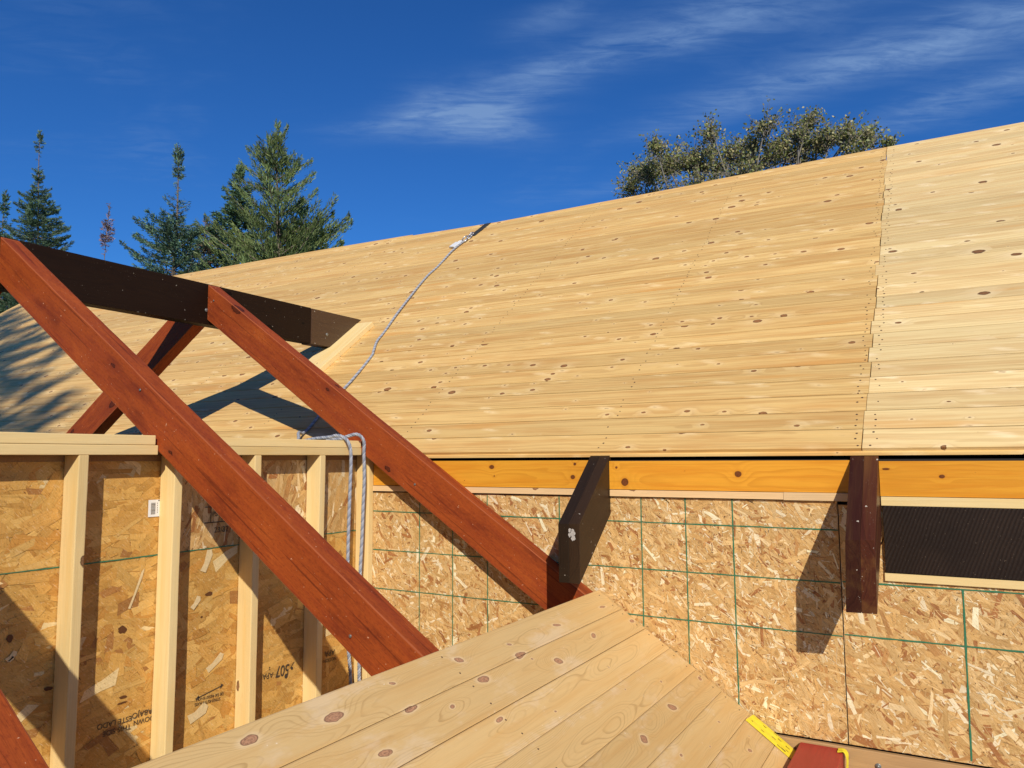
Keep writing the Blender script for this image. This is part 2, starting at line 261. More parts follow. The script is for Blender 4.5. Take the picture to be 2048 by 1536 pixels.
# ------------------------------------------------------------------ object helpers
def link(o, parent=None):
    COL.objects.link(o)
    if parent is not None:
        o.parent = parent; o.matrix_parent_inverse = Matrix.Translation(-parent.location)
    return o
def tag(o, label=None, cat=None, group=None, kind=None):
    if label: o['label'] = label
    if cat: o['category'] = cat
    if group: o['group'] = group
    if kind: o['kind'] = kind
    return o
def thing(name, loc, label, cat, group=None):
    o = bpy.data.objects.new(name, None); o.location = loc; o.empty_display_size = .1; COL.objects.link(o); return tag(o, label, cat, group)
def set_attr(me, name, typ, data):
    a = me.attributes.new(name, typ, 'POINT')
    key = {'FLOAT': 'value', 'FLOAT_VECTOR': 'vector', 'FLOAT_COLOR': 'color'}[typ]
    a.data.foreach_set(key, np.ascontiguousarray(data, dtype=np.float32).ravel())
def mesh_obj(name, verts, faces, mats, parent=None, gc=None, tint=None, fc=None, ph=None, kc=None, midx=None, smooth=False):
    me = bpy.data.meshes.new(name); me.from_pydata([tuple(v) for v in verts], [], [tuple(f) for f in faces]); 
    for m in (mats if isinstance(mats, (list, tuple)) else [mats]): me.materials.append(m)
    if gc is not None: set_attr(me, 'gc', 'FLOAT_VECTOR', gc)
    if tint is not None: set_attr(me, 'tint', 'FLOAT', tint)
    if ph is not None: set_attr(me, 'ph', 'FLOAT', ph)
    if kc is not None: set_attr(me, 'kc', 'FLOAT', kc)
    if fc is not None: set_attr(me, 'fc', 'FLOAT_COLOR', fc)
    if midx is not None: me.polygons.foreach_set('material_index', midx)
    if smooth: me.polygons.foreach_set('use_smooth', [True]*len(me.polygons))
    me.update(); o = bpy.data.objects.new(name, me); return link(o, parent)

class MB:
    """collects pieces into one mesh with grain coordinates"""
    def __init__(s): s.v = []; s.f = []; s.g = []; s.t = []; s.m = []; s.n = 0
    def add(s, verts, faces, gc=None, tint=0, mi=0):
        verts = np.asarray(verts, float); k = len(verts)
        s.v.append(verts); s.g.append(np.zeros((k, 3)) if gc is None else gc); s.t.append(np.full(k, tint)); s.f += [tuple(i+s.n for i in f) for f in faces]
        s.m += [mi]*len(faces); s.n += k
    def box8(s, P, L=None, bevel=.002, tint=None, mi=0, worn=None, pith=None, wob=0):
        P = [Vector(p) for p in P]
        bm = bmesh.new(); vs = [bm.verts.new(p) for p in P]
        for f in ((3, 2, 1, 0), (4, 5, 6, 7), (0, 1, 5, 4), (1, 2, 6, 5), (2, 3, 7, 6), (3, 0, 4, 7)): bm.faces.new([vs[i] for i in f])
        bmesh.ops.recalc_face_normals(bm, faces=bm.faces)
        if bevel: bmesh.ops.bevel(bm, geom=list(bm.edges), offset=bevel, segments=2, affect='EDGES', profile=.6)
        if wob:
            Lv = max((P[1]-P[0], P[3]-P[0], P[4]-P[0]), key=lambda e: e.length); n_ = max(4, int(Lv.length/.06)); a0 = P[0]-Lv*.1
            for q in range(1, int(n_*1.2)): bmesh.ops.bisect_plane(bm, geom=list(bm.verts)+list(bm.edges)+list(bm.faces), plane_co=a0+Lv*(q/n_), plane_no=Lv.normalized())
            for v in bm.verts:
                p_ = v.co; v.co = p_+mnoise.noise_vector(p_*3.1+Vector((P[0].x*7, 3, 1)))*wob+mnoise.noise_vector(p_*17)*wob*.45
        bm.verts.index_update(); V = np.array([v.co[:] for v in bm.verts]); F = [[v.index for v in f.verts] for f in bm.faces]; AR = [f.calc_area() for f in bm.faces]; am = max(AR); bm.free(); big = {i for i in range(len(F)) if AR[i] > am*.12 or len(F[i]) > 8} if wob else set(sorted(range(len(F)), key=lambda i: -AR[i])[:6])
        E = [P[1]-P[0], P[3]-P[0], P[4]-P[0]]
        if L is None: L = max(E, key=lambda e: e.length)
        L = Vector(L).normalized(); D = [e for e in E if abs(e.normalized().dot(L)) < .8]; D.sort(key=lambda e: -e.length)
        Wd = (D[0]-L*D[0].dot(L)).normalized(); Dd = L.cross(Wd)
        c = sum(P, Vector())/8; q = V-np.array(c)
        gc = np.stack([q@np.array(L)+random.uniform(0, 60), q@np.array(Wd)+random.uniform(-.04, .04), q@np.array(Dd)+(pith if pith is not None else random.uniform(.05, .13))], 1)
        s.add(V, F, gc, random.uniform(-1, 1) if tint is None else tint, mi)
        if worn is not None:
            for i in range(len(F)):
                if i not in big: s.m[len(s.m)-len(F)+i] = worn
    def box(s, lo, hi, **k):
        x0, y0, z0 = lo; x1, y1, z1 = hi
        s.box8([(x0, y0, z0), (x1, y0, z0), (x1, y1, z0), (x0, y1, z0), (x0, y0, z1), (x1, y0, z1), (x1, y1, z1), (x0, y1, z1)], **k)
    def disc(s, c, n, r, h=.002, seg=10, mi=0):
        n = Vector(n).normalized(); a = n.orthogonal().normalized(); b = n.cross(a); c = Vector(c); V = []
        for j, (rr, hh) in enumerate(((r, 0), (r, h*.7), (r*.8, h))):
            for i in range(seg):
                an = 2*math.pi*i/seg; V.append(c+(a*math.cos(an)+b*math.sin(an))*rr+n*hh)
        F = [(j*seg+i, j*seg+(i+1) % seg, (j+1)*seg+(i+1) % seg, (j+1)*seg+i) for j in range(2) for i in range(seg)]+[tuple(range(2*seg, 3*seg))]
        s.add(np.array([v[:] for v in V]), F, mi=mi)
    def build(s, name, mats, parent=None, smooth=False):
        return mesh_obj(name, np.concatenate(s.v), s.f, mats, parent, gc=np.concatenate(s.g), tint=np.concatenate(s.t), midx=s.m, smooth=smooth)

def catmull(P, n=10):
    P = [np.array(p, float) for p in P]; P = [2*P[0]-P[1]]+P+[2*P[-1]-P[-2]]; out = []
    for i in range(1, len(P)-2):
        for k in range(n):
            u = k/n; out.append(.5*((2*P[i])+(-P[i-1]+P[i+1])*u+(2*P[i-1]-5*P[i]+4*P[i+1]-P[i+2])*u*u+(-P[i-1]+3*P[i]-3*P[i+1]+P[i+2])*u**3))
    out.append(P[-2]); return np.array(out)
def resample(C, step):
    d = np.r_[0, np.cumsum(np.linalg.norm(np.diff(C, axis=0), axis=1))]; n = max(4, int(d[-1]/step)); q = np.linspace(0, d[-1], n)
    return np.stack([np.interp(q, d, C[:, i]) for i in range(3)], 1), q
def frames(C):
    T = np.gradient(C, axis=0); T /= np.linalg.norm(T, axis=1)[:, None]; N = np.zeros_like(T)
    v = Vector(T[0]).orthogonal().normalized(); N[0] = v
    for i in range(1, len(T)):
        a = N[i-1]-T[i]*(N[i-1]@T[i]); N[i] = a/np.linalg.norm(a)
    return T, N, np.cross(T, N)
def tube(C, r, seg=8):
    T, N, B = frames(C); r = np.broadcast_to(np.asarray(r, float), (len(C),)); an = np.linspace(0, 2*np.pi, seg, endpoint=False)
    V = (C[:, None]+(N[:, None]*np.cos(an)[None, :, None]+B[:, None]*np.sin(an)[None, :, None])*r[:, None, None]).reshape(-1, 3)
    F = [(i*seg+j, i*seg+(j+1) % seg, (i+1)*seg+(j+1) % seg, (i+1)*seg+j) for i in range(len(C)-1) for j in range(seg)]
    F += [tuple(range(seg))[::-1], tuple((len(C)-1)*seg+j for j in range(seg))]
    return V, F
def rope_mb(mb, path, rad=.0090, pitch=.044):
    C, q = resample(catmull(path, 12), .005); T, N, B = frames(C)
    for k in range(3):
        a = 2*np.pi*(q/pitch+k/3); S = C+(N*np.cos(a)[:, None]+B*np.sin(a)[:, None])*rad*.56
        V, F = tube(S, rad*.52, 7); mb.add(V, F, mi=k)

# ------------------------------------------------------------------ main roof
TH = math.atan(.75); CS, SN = math.cos(TH), math.sin(TH)
def rp(x, s, h=0): return (x, s*CS-h*SN, .035+s*SN+h*CS)          # point on the roof top surface
RIDX = [-9.6, -6.5, -3.5, -2.2, -1.0, 0, 1.2, 2.43, 6.5]; RIDS = [4.05, 3.98, 3.90, 3.85, 3.755, 3.79, 3.85, 3.885, 3.90]
roof = thing('plank_roof', (0, 1.5, .5), 'long sloping roof of knotty pine boards rising behind the rafters to the ridge', 'roof')
BW = .132
def roof_panel(name, x0, x1, mat, lab, seamside):
    mb = MB(); nb = 31; sx = [random.choice((-.018, -.008, 0, .004)) for _ in range(nb)]
    for b in range(nb):
        s0 = b*BW; tint = random.uniform(-1, 1); R1 = random.uniform(0, 90); wo = random.uniform(-.05, .05); pt = random.uniform(.015, .10)
        rs = np.random.RandomState(900+b); js = rs.choice([-.010, -.006, .0, .003, .005]); gap = rs.choice([.001, .002, .004, .006])
        xa = x0+(js+gap if seamside == 'l' else 0); xb = x1+(js if seamside == 'r' else 0)
        xf = np.arange(xa, xb, .05); ok = np.interp(xf, RIDX, RIDS) > s0+.012; runs = []; st = None
        for q, o_ in zip(xf, ok):
            if o_ and st is None: st = q
            if not o_ and st is not None: runs.append((st, q)); st = None
        if st is not None: runs.append((st, xb))
        for ra, rb_ in runs:
            xs = np.unique(np.concatenate([[ra, rb_], [v for v in RIDX if ra < v < rb_]])); n = len(xs)
            top = np.minimum(s0+BW-.0070, np.interp(xs, RIDX, RIDS)); lo = np.full(n, s0+.0004)
            top = np.maximum(top, lo+.007); ch = .0030
            rows = [(lo, -.019), (lo, -ch), (lo+ch, 0), (top-ch*.4, 0), (top, -ch), (top, -.019)]
            V = []; G = []
            for ss_, h in rows:
                for i in range(n):
                    V.append(rp(xs[i], ss_[i], h)); G.append((xs[i]+R1, ss_[i]-s0-.066+wo, pt-h))
            F = [(r*n+i, r*n+i+1, (r+1)*n+i+1, (r+1)*n+i) for r in range(5) for i in range(n-1)]
            F += [tuple(r*n for r in range(6))[::-1], tuple(r*n+n-1 for r in range(6))]
            F += [(i+1, i, 5*n+i, 5*n+i+1) for i in range(n-1)]
            mb.add(V, F, np.array(G), tint)
    # nail heads along the rafter lines (pattern of the boarding)
    for xr in [-4.78, -3.56, -2.34, -1.12, .1, 1.317, 2.405, 2.47, 3.66, 4.88]:
        if not (x0 < xr < x1): continue
        for b in range(29):
            for w in ((.02, .06, .10)):
                if random.random() < .12: continue
                p = rp(xr+random.uniform(-.012, .012), b*BW+w+random.uniform(-.008, .008), .0)
                mb.disc(p, (0, -SN, CS), random.uniform(.0034, .0052), .0008, 6, mi=1)
    ta, tb = (x0+.001, x1-.03) if seamside == 'r' else (x0+.03, x1-.001)
    mb.box8([rp(ta, .01, -.012), rp(tb, .01, -.012), rp(tb, 3.73, -.012), rp(ta, 3.73, -.012), rp(ta, .01, -.005), rp(tb, .01, -.005), rp(tb, 3.73, -.005), rp(ta, 3.73, -.005)], bevel=0, mi=2)  # one dark sheet through the boards gives tongues and painted joint shade
    o = mb.build(name, [mat, M['nail'], M['tongue']], roof); o['label'] = lab
roof_panel('plank_panel', -9.6, 2.433, M['roof_old'], 'honey coloured weathered pine boards of the main roof', 'r')
roof_panel('plank_panel', 2.433, 6.5, M['roof_new'], 'paler fresh pine boards at the right end of the roof', 'l')
# tongue strip showing under the first board, far slope, attic floor and added light block
mb = MB(); mb.box8([(-9.6, .004, .004), (6.5, .004, .004), (6.5, .05, .036), (-9.6, .05, .036), (-9.6, .004, .016), (6.5, .004, .016), (6.5, .05, .052), (-9.6, .05, .052)], bevel=.002)
mb.build('starter_strip', M['roof_old'], roof)
mb = MB(); yr, zr = 3.62*CS, .035+3.62*SN
mb.box8([(-9.6, yr-.06, zr-.12), (6.5, yr-.06, zr-.12), (6.5, yr*2, -.02), (-9.6, yr*2, -.02), (-9.6, yr-.06, zr-.10), (6.5, yr-.06, zr-.10), (6.5, yr*2, 0), (-9.6, yr*2, 0)], bevel=0)
mb.build('far_slope', M['roof_old'], roof)
mb = MB(); mb.box((-9.5, .10, -.24), (6.4, 6.2, -.21), bevel=0); mb.build('unseen_attic_floor', M['black'], roof)  # unseen floor, coloured black so the eave gap stays dark
mb = MB(); mb.box((-9.5, .42, -.24), (6.4, .46, .30), bevel=0); mb.build('attic_light_block', M['black'], roof)  # unseen black sheet added to keep light out of the eave gap

# ------------------------------------------------------------------ OSB panels of pressed flakes
PAL_MAIN = np.array([(.69, .43, .165), (.62, .37, .13), (.73, .48, .205), (.52, .265, .085), (.40, .165, .05), (.90, .74, .48), (.82, .60, .31), (.64, .375, .13), (.70, .45, .185)])
PAL_LEFT = np.array([(.66, .37, .092), (.60, .315, .070), (.70, .42, .12), (.55, .265, .055), (.63, .34, .083), (.68, .39, .10), (.80, .60, .29), (.42, .19, .05)])
def osb_panel(name, org, U, V, w, h, n, lsz, wsz, pal, prob, ang, slv, parent, th=.011, label=None):
    """U, V: in-plane axes; the face looks along U x V; flakes lie within 2.5 mm below the face"""
    org, U, V = np.array(org, float), np.array(U, float), np.array(V, float); Nn = np.cross(U, V)
    rng = np.random.default_rng(int(abs(org.sum()*1000)) % 9999+len(name)+n)
    P = []; F = []; G = []; C = []
    def put(uv, d, g, c):
        k = len(P); P.extend(org+U*a+V*b+Nn*d for a, b in uv); F.append(tuple(range(k, k+len(uv)))); G.extend(g); C.extend([(*c, 1)]*len(uv))
    # core slab
    sl = [(0, 0), (w, 0), (w, h), (0, h)]
    k = len(P); base = pal[0]*.9
    for dd in (-.0026, -th-.0026):
        P.extend(org+U*a+V*b+Nn*dd for a, b in sl); G.extend([(a, b, 0) for a, b in sl]); C.extend([(*base, 1)]*4)
    F += [(k, k+1, k+2, k+3), (k+7, k+6, k+5, k+4)]+[(k+i, k+4+i, k+4+(i+1) % 4, k+(i+1) % 4) for i in range(4)]
    tot = n
    for i in range(tot):
        L = rng.uniform(*lsz); Wd = rng.uniform(*wsz); big = 1
        if i > tot*.45 and rng.random() < slv: L *= rng.uniform(.2, .75); Wd *= rng.uniform(.10, .32)
        if i < tot*.4: L *= 1.3; Wd *= 1.6
        a = ang[0]+rng.normal()*ang[1] if rng.random() > ang[2] else rng.uniform(0, math.pi)
        cu, cv = rng.uniform(0, w), rng.uniform(0, h); ca, sa = math.cos(a), math.sin(a)
        e1, e2 = rng.uniform(-.35, .35, 2)*Wd*1.2; j = rng.normal(size=6)*Wd*.13
        loc = [(-L/2+e1, -Wd/2+j[0]), (0, -Wd/2+j[1]), (L/2+e2, -Wd/2+j[2]), (L/2-e2+j[3], Wd/2+j[3]), (L*.1, Wd/2+j[4]), (-L/2-e1, Wd/2+j[5])]
        uv = [(min(max(cu+x*ca-y*sa, 0), w), min(max(cv+x*sa+y*ca, 0), h)) for x, y in loc]
        c = pal[rng.choice(len(pal), p=prob)]*rng.uniform(.86, 1.12)
        r1, r2 = rng.uniform(0, 50), rng.uniform(0, 50)
        put(uv, -.0025+.0024*i/tot, [(x+r1, y+r2, r1) for x, y in loc], np.clip(c, 0, .9))
    # small dark gaps between flakes
    for i in range(int(n*.05)):
        cu, cv = rng.uniform(0, w), rng.uniform(0, h); a = rng.uniform(0, 3.14); L = rng.uniform(.003, .02); Wd = rng.uniform(.0008, .003)
        ca, sa = math.cos(a), math.sin(a)
        uv = [(min(max(cu+x*ca-y*sa, 0), w), min(max(cv+x*sa+y*ca, 0), h)) for x, y in [(-L/2, 0), (0, -Wd/2), (L/2, 0), (0, Wd/2)]]
        put(uv, .00005+.0001*i/n, [(0, 0, 0)]*4, (.09, .04, .018))
    o = mesh_obj(name, P, F, M['osb'], parent, gc=G, fc=C)
    if label: o['label'] = label
    return o
def strip_line(mb, org, U, V, a, b, wd, d=.0006, mi=0, wob=.0006, step=.03):
    """a printed line from a to b on the panel, as a thin inked strip"""
    org, U, V = np.array(org, float), np.array(U, float), np.array(V, float); Nn = np.cross(U, V); a, b = np.array(a, float), np.array(b, float)
    L = np.linalg.norm(b-a); n = max(2, int(L/step)); dr = (b-a)/L; pr = np.array([-dr[1], dr[0]]); P = []
    for i in range(n+1):
        c = a+(b-a)*i/n+pr*random.gauss(0, wob*.5); ww = wd*random.uniform(.75, 1.25)
        for s_ in (-1, 1): q = c+pr*ww*.5*s_; P.append(org+U*q[0]+V*q[1]+Nn*d)
    mb.add(P, [(2*i, 2*i+1, 2*i+3, 2*i+2) for i in range(n)], mi=mi)

wall = thing('sheathed_wall', (1.2, .05, -1.2), 'sunlit strand board wall with green grid lines below the roof eave', 'wall')
PR = [.20, .15, .13, .09, .06, .085, .075, .12, .09]
ZB, ZT = -1.095, -.176
UX, UZ = (1, 0, 0), (0, 0, 1)
osb_panel('strand_board', (-.088, 0, ZB), UX, UZ, 2.419, ZT-ZB, 26000, (.02, .095), (.004, .018), PAL_MAIN, PR, (-.75, .6, .35), .75, wall)
osb_panel('strand_board', (2.335, 0, ZB), UX, UZ, 1.9, -.44-ZB, 9500, (.035, .12), (.006, .023), PAL_MAIN, PR, (-.7, .55, .35), .62, wall, label='strand board with larger flakes right of the vertical joint')
osb_panel('strand_board', (2.335, 0, -.4398), UX, UZ, .1575, -.1885+.4398, 600, (.045, .12), (.008, .026), PAL_MAIN, PR, (-.7, .55, .35), .6, wall)
mb = MB()
for x in (.307, .513, .719, 1.115, 1.519, 1.720, 1.921): strip_line(mb, (0, 0, 0), UX, UZ, (x, ZT), (x+.002, ZB+.01), .0048, .0010)
for z in (-.283, -.487, -.689): strip_line(mb, (0, 0, 0), UX, UZ, (.0, z+.006), (2.330, z-.004), .0045, .0013)
strip_line(mb, (0, 0, 0), UX, UZ, (2.744, -.485), (2.739, ZB+.01), .0062, .0010)
for z in (-.485, -.686): strip_line(mb, (0, 0, 0), UX, UZ, (2.338, z), (4.2, z+.002), .0055, .0013)
mb.build('grid_line_print', M['green'], wall)
mb = MB(); mb.box((2.3318, .0022, ZB), (2.3344, .012, ZT), bevel=0); mb.build('panel_joint', M['joint'], wall)
# backing so that the joints read dark
mb = MB(); mb.box((-9.5, .020, -2.5), (6.4, .06, -.010), bevel=0); mb.build('wall_void_shade_backing', M['black'], wall)
# blocking boards, battens
def knotted_board(name, lo, hi, mat, knots, parent, label=None, tint=0, seed=0):
    """a board on the main wall with its front face (towards -y) meshed fine and knots where the photo has them"""
    rs = np.random.RandomState(seed); x0, y0, z0 = lo; x1, y1, z1 = hi; nx = max(2, int((x1-x0)/.006)); nz = max(2, int((z1-z0)/.004))
    X, Z = np.meshgrid(np.linspace(x0, x1, nx), np.linspace(z0, z1, nz)); P = [(a, y0, b) for a, b in zip(X.ravel(), Z.ravel())]
    F = [(j*nx+i, j*nx+i+1, (j+1)*nx+i+1, (j+1)*nx+i) for j in range(nz-1) for i in range(nx-1)]
    ring = [i for i in range(nx)]+[j*nx+nx-1 for j in range(1, nz)]+[(nz-1)*nx+i for i in range(nx-2, -1, -1)]+[j*nx for j in range(nz-2, 0, -1)]
    k = len(P); P += [(P[i][0], y1, P[i][2]) for i in ring]; m = len(ring)
    F += [(ring[(i+1) % m], ring[i], k+i, k+(i+1) % m) for i in range(m)]
    A = np.array(P); kc = np.zeros(len(P)); ph = np.zeros(len(P))
    for kx_, kz, rx, rz in knots:
        rx *= 1.4; rz *= 1.4
        dd = np.sqrt(((A[:, 0]-kx_)/rx)**2+((A[:, 2]-kz)/rz)**2); kc = np.maximum(kc, 1-dd/2); ph += 1.8*rz*np.exp(-(dd/3)**2)
    R1 = rs.uniform(0, 80); g = np.stack([A[:, 0]+R1, A[:, 2]-(z0+z1)/2+.02, A[:, 1]-y0+.06], 1)
    o = mesh_obj(name, P, F, mat, parent, gc=g, tint=np.full(len(P), tint), ph=ph, kc=np.maximum(kc, 0))
    if label: o['label'] = label
    return o
def wp(u, v):                                                   # planning helper: photo measurement on the wall plane -> metres
    d = _f+_r*((u-1024)/1546.68)-_u*((v-768)/1546.68); k = 3.31/d.y; return 2.73+d.x*k, d.z*k
K1 = [wp(985, 934)+(.010, .007), wp(990, 952)+(.003, .003), wp(1151, 928)+(.005, .005), wp(1147, 954)+(.008, .007)]
K2 = [wp(1234, 935)+(.004, .004), wp(1251, 964)+(.012, .012), wp(1477, 948)+(.010, .009), wp(1370, 942)+(.002, .002)]
K3 = [wp(1884, 953)+(.007, .005), wp(1772, 938)+(.010, .003)]
knotted_board('blocking_board', (.004, -.008, -.139), (1.272, .018, -.010), M['orange'], K1, wall, seed=1)
knotted_board('blocking_board', (1.374, -.008, -.141), (2.384, .018, -.014), M['orange'], K2, wall, tint=.3, seed=2)
knotted_board('blocking_board', (2.488, -.008, -.151), (3.66, .018, -.018), M['orange'], K3, wall, tint=.15, seed=3)
mb = MB()
for a, b in ((-9.4, -7.3), (-7.2, -5.0), (-4.9, -2.7), (-2.6, -.1), (3.77, 5.0)): mb.box((a, -.008, -.14), (b, .018, -.012), bevel=.002)
mb.build('blocking_board', M['orange'], wall)
for a, b, z0, z1 in ((.004, 1.27, -.170, -.1415), (1.376, 2.13, -.172, -.1435), (2.131, 2.383, -.174, -.1425), (2.489, 4.8, -.187, -.153)):
    mb = MB(); mb.box((a, -.014, z0), (b, .018, z1), bevel=.0015); mb.build('batten', M['batten'] if a < 2.4 else M['stud'], wall)
mb = MB(); mb.box((2.493, -.014, -.438), (4.8, .018, -.1885), L=(1, 0, 0), bevel=.002); o = mb.build('siding_board', M['sawn'], wall); o['label'] = 'dark rough sawn board set into the wall right of the second rafter tail'
mb = MB(); mb.box((2.489, -.010, -.470), (4.8, .018, -.4395), bevel=.0015); mb.build('trim_strip', M['stud'], wall)
# ledger and lower wall
mb = MB()
mb.box((-.08, -.004, -1.185), (4.8, .018, -1.106), bevel=.003, L=(1, 0, 0)); mb.box((-.08, -.004, -1.36), (4.8, .018, -1.187), bevel=.003, L=(1, 0, 0))
mb.build('ledger_board', M['ledger'], wall)
mb = MB(); mb.disc((2.433, -.004, -1.157), (0, -1, 0), .011, .003, 16); mb.disc((2.433, -.007, -1.157), (0, -1, 0), .0065, .005, 6); mb.build('ledger_bolt', M['screw'], wall, True)
mb = MB(); mb.box((-9.4, 0, -2.6), (6.3, .018, -1.37), bevel=0); mb.build('lower_wall', M['siding'], wall)

house = thing('house_walls', (0, 3, -4.5), 'lower walls of the house under the long plank roof', 'house')
mb = MB(); mb.box((-9.45, .07, -4.5), (6.35, 6.15, -.25), bevel=0); mb.build('wall', M['siding'], house)

# rafter tails of the main roof
def tail(name, P, mat, label, screw=None):
    t_ = thing(name, P[0], label, 'rafter tail', 'dark rafter tails below the eave')
    # two plies
    P = [np.array(p, float) for p in P]
    for a, b in ((0, .4985), (.5, 1)):
        q = lambda i, j, k: P[i]+(P[j]-P[i])*k
        Q = [q(0, 1, a), q(0, 1, b), q(3, 2, b), q(3, 2, a), q(4, 5, a), q(4, 5, b), q(7, 6, b), q(7, 6, a)]
        m_ = MB(); m_.box8(Q, L=Q[3]-Q[0], bevel=.0018, tint=(-.8 if a == 0 else .8), wob=.0009); m_.build('ply', mat, t_)
    return t_
# order: bottom end L,R ; bottom wall R,L ; top same
tail('rafter_tail', [(1.275, -.34, -.517), (1.372, -.34, -.517), (1.373, .012, -.245), (1.276, .012, -.245), (1.274, -.34, -.275), (1.372, -.34, -.273), (1.373, .018, .022), (1.276, .018, .022)], M['tail'],
     'dark brown rafter tail with a pale patch of scuff and painted glare on its end above the tip of the foreground boards', 1)
tail('rafter_tail', [(2.380, -.30, -.547), (2.481, -.30, -.544), (2.486, .012, -.26), (2.386, .012, -.26), (2.388, -.30, -.294), (2.485, -.30, -.290), (2.487, .018, .014), (2.386, .018, .014)], M['maroon'],
     'deep maroon rafter tail casting a shadow on the wall beside the dark siding board')
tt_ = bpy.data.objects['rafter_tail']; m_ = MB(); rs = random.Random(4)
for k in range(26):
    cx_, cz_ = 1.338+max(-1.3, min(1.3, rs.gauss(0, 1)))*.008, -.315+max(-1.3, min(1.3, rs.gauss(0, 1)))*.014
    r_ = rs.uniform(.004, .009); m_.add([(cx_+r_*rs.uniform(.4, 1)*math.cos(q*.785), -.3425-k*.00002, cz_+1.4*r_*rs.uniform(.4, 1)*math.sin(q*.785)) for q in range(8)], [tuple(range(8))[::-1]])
m_.build('scuff_glare_patch', plain('pale_scuff_and_glare', (.42, .38, .34), .6, nscale=150, namt=.4), tt_)  # pale blobs: scuffing plus the glare on the end face, painted in
for x in (3.66,):
    tail('rafter_tail', [(x, -.31, -.53), (x+.1, -.31, -.53), (x+.1, .012, -.25), (x, .012, -.25), (x, -.31, -.28), (x+.1, -.31, -.28), (x+.1, .018, .022), (x, .018, .022)], M['dark'], 'dark rafter tail out of the frame at the far right')

# ------------------------------------------------------------------ stud wall
sw = thing('stud_wall', (-.04, -1.5, -2.5), 'open framed stud wall with pale studs and strand board sheathing behind', 'stud wall')
YS = [-2.462, -2.052, -1.645, -1.244, -.828, -.414, -.040]
for y in YS:
    m_ = MB(); j = random.uniform(-.002, .002); m_.box((-.0885, y+j, -2.44), (0+random.uniform(-.002, .001), y+j+.038, .0215), bevel=.0035, pith=random.uniform(.03, .07), wob=.0016); m_.build('stud', M['stud'], sw)
for y0, y1, z0, z1 in ((-3.6, -1.3225, .022, .0595), (-3.6, -1.335, .0605, .098), (-1.226, -.104, .022, .0595), (-1.222, -.108, .0605, .098)):
    m_ = MB(); m_.box((-.0885, y0, z0), (0, y1, z1), bevel=.003, wob=.0012); m_.build('top_plate', M['stud'], sw)
m_ = MB(); m_.box((-.0885, -3.6, -2.48), (0, -.002, -2.442), bevel=.003); m_.build('bottom_plate', M['stud'], sw)
PL = [.22, .19, .16, .10, .16, .13, .02, .02]
UY = (0, 1, 0)
osb_panel('strand_board', (-.0905, -3.6, -2.5), UY, UZ, 3.6, 2.12, 5200, (.05, .17), (.014, .05), PAL_LEFT, PL, (.15, .35, .2), .25, sw, label='ochre strand board with stamped letters behind the studs')
PAL_UP = np.clip(PAL_MAIN*np.array([.92, .9, .85]), 0, 1)
osb_panel('strand_board', (-.0905, -3.6, -.379), UY, UZ, 2.40, .377, 1100, (.05, .16), (.014, .05), PAL_LEFT, PL, (.3, .4, .25), .3, sw)
osb_panel('strand_board', (-.0905, -1.199, -.379), UY, UZ, 1.199, .377, 1100, (.07, .16), (.010, .028), PAL_UP, PR, (1.35, .3, .2), .4, sw, label='redder strand board with upright flakes in the upper right bays')
m_ = MB(); m_.box((-.103, -3.6, -.002), (-.093, 0, .095), bevel=0); m_.build('upper_sheathing', M['osb_edge'], sw)
m_ = MB(); strip_line(m_, (-.0905, 0, 0), UY, UZ, (-3.6, -.379), (0, -.381), .0042, .0014); m_.build('green_line', M['green'], sw)
# bigger pale chips stuck on the sheathing and the stamps
def stamp(txt, y, z, size, rot=180, name='stamp', bold=0, par=sw, mat=None, sx=1.0):
    cu = bpy.data.curves.new('txt', 'FONT'); cu.body = txt; cu.size = size; cu.align_x = 'CENTER'; cu.align_y = 'CENTER'; cu.offset = bold; cu.extrude = .0002
    o = bpy.data.objects.new('txt', cu); COL.objects.link(o); bpy.context.view_layer.update()
    me = bpy.data.meshes.new_from_object(o.evaluated_get(bpy.context.evaluated_depsgraph_get())); bpy.data.objects.remove(o)
    Mx = Matrix(((0, 0, 1, -.0885), (1, 0, 0, y), (0, 1, 0, z), (0, 0, 0, 1))) @ Matrix.Rotation(R(rot), 4, 'Z') @ Matrix.Diagonal((sx, 1, 1, 1))
    me.transform(Mx); me.materials.clear(); me.materials.append(mat or M['ink']); ob = bpy.data.objects.new(name, me); return link(ob, par)
stamp('ABAJO', -1.285, -.988, .030, 178); stamp('ESTE LADO', -1.40, -.990, .028, 178)
stamp('DOWN', -1.277, -1.016, .027, 178); stamp('THIS SIDE', -1.39, -1.021, .027, 178)
stamp('507', -.548, -.995, .072, 176, bold=.0006, sx=.8); stamp('APA', -.640, -.998, .036, 176); stamp('/', -.486, -.985, .05, 150); stamp('2', -.63, -.968, .02, 176)
stamp('APA', -.225, -.984, .040, 178); stamp('NOTION', -.225, -1.018, .024, 178)
stamp('STRENGTH AXIS', -.975, -1.026, .018, 176); stamp('EJE DE RESISTENCIA', -.965, -1.008, .0165, 176)
stamp('23/32', -.93, -.305, .034, 0); stamp('PS 2', -.955, -.235, .03, 0)
m_ = MB()
def inkquad(pts, d=-.0882): m_.add([(d, a, b) for a, b in pts], [tuple(range(len(pts)))])
inkquad([(-1.025, -.9995), (-.905, -.981), (-.905, -.977), (-1.025, -.9955)])
inkquad([(-1.037, -1.000), (-1.019, -1.008), (-1.022, -.987)]); inkquad([(-.893, -.977), (-.911, -.990), (-.908, -.968)])
for a in range(14):
    an = a*6.28/14
    for cy, cz, r in ((-.525, -1.028, .011), (-.488, -1.001, .007)):
        inkquad([(cy, cz), (cy+r*math.cos(an), cz+r*math.sin(an)), (cy+r*math.cos(an+.46), cz+r*math.sin(an+.46))])
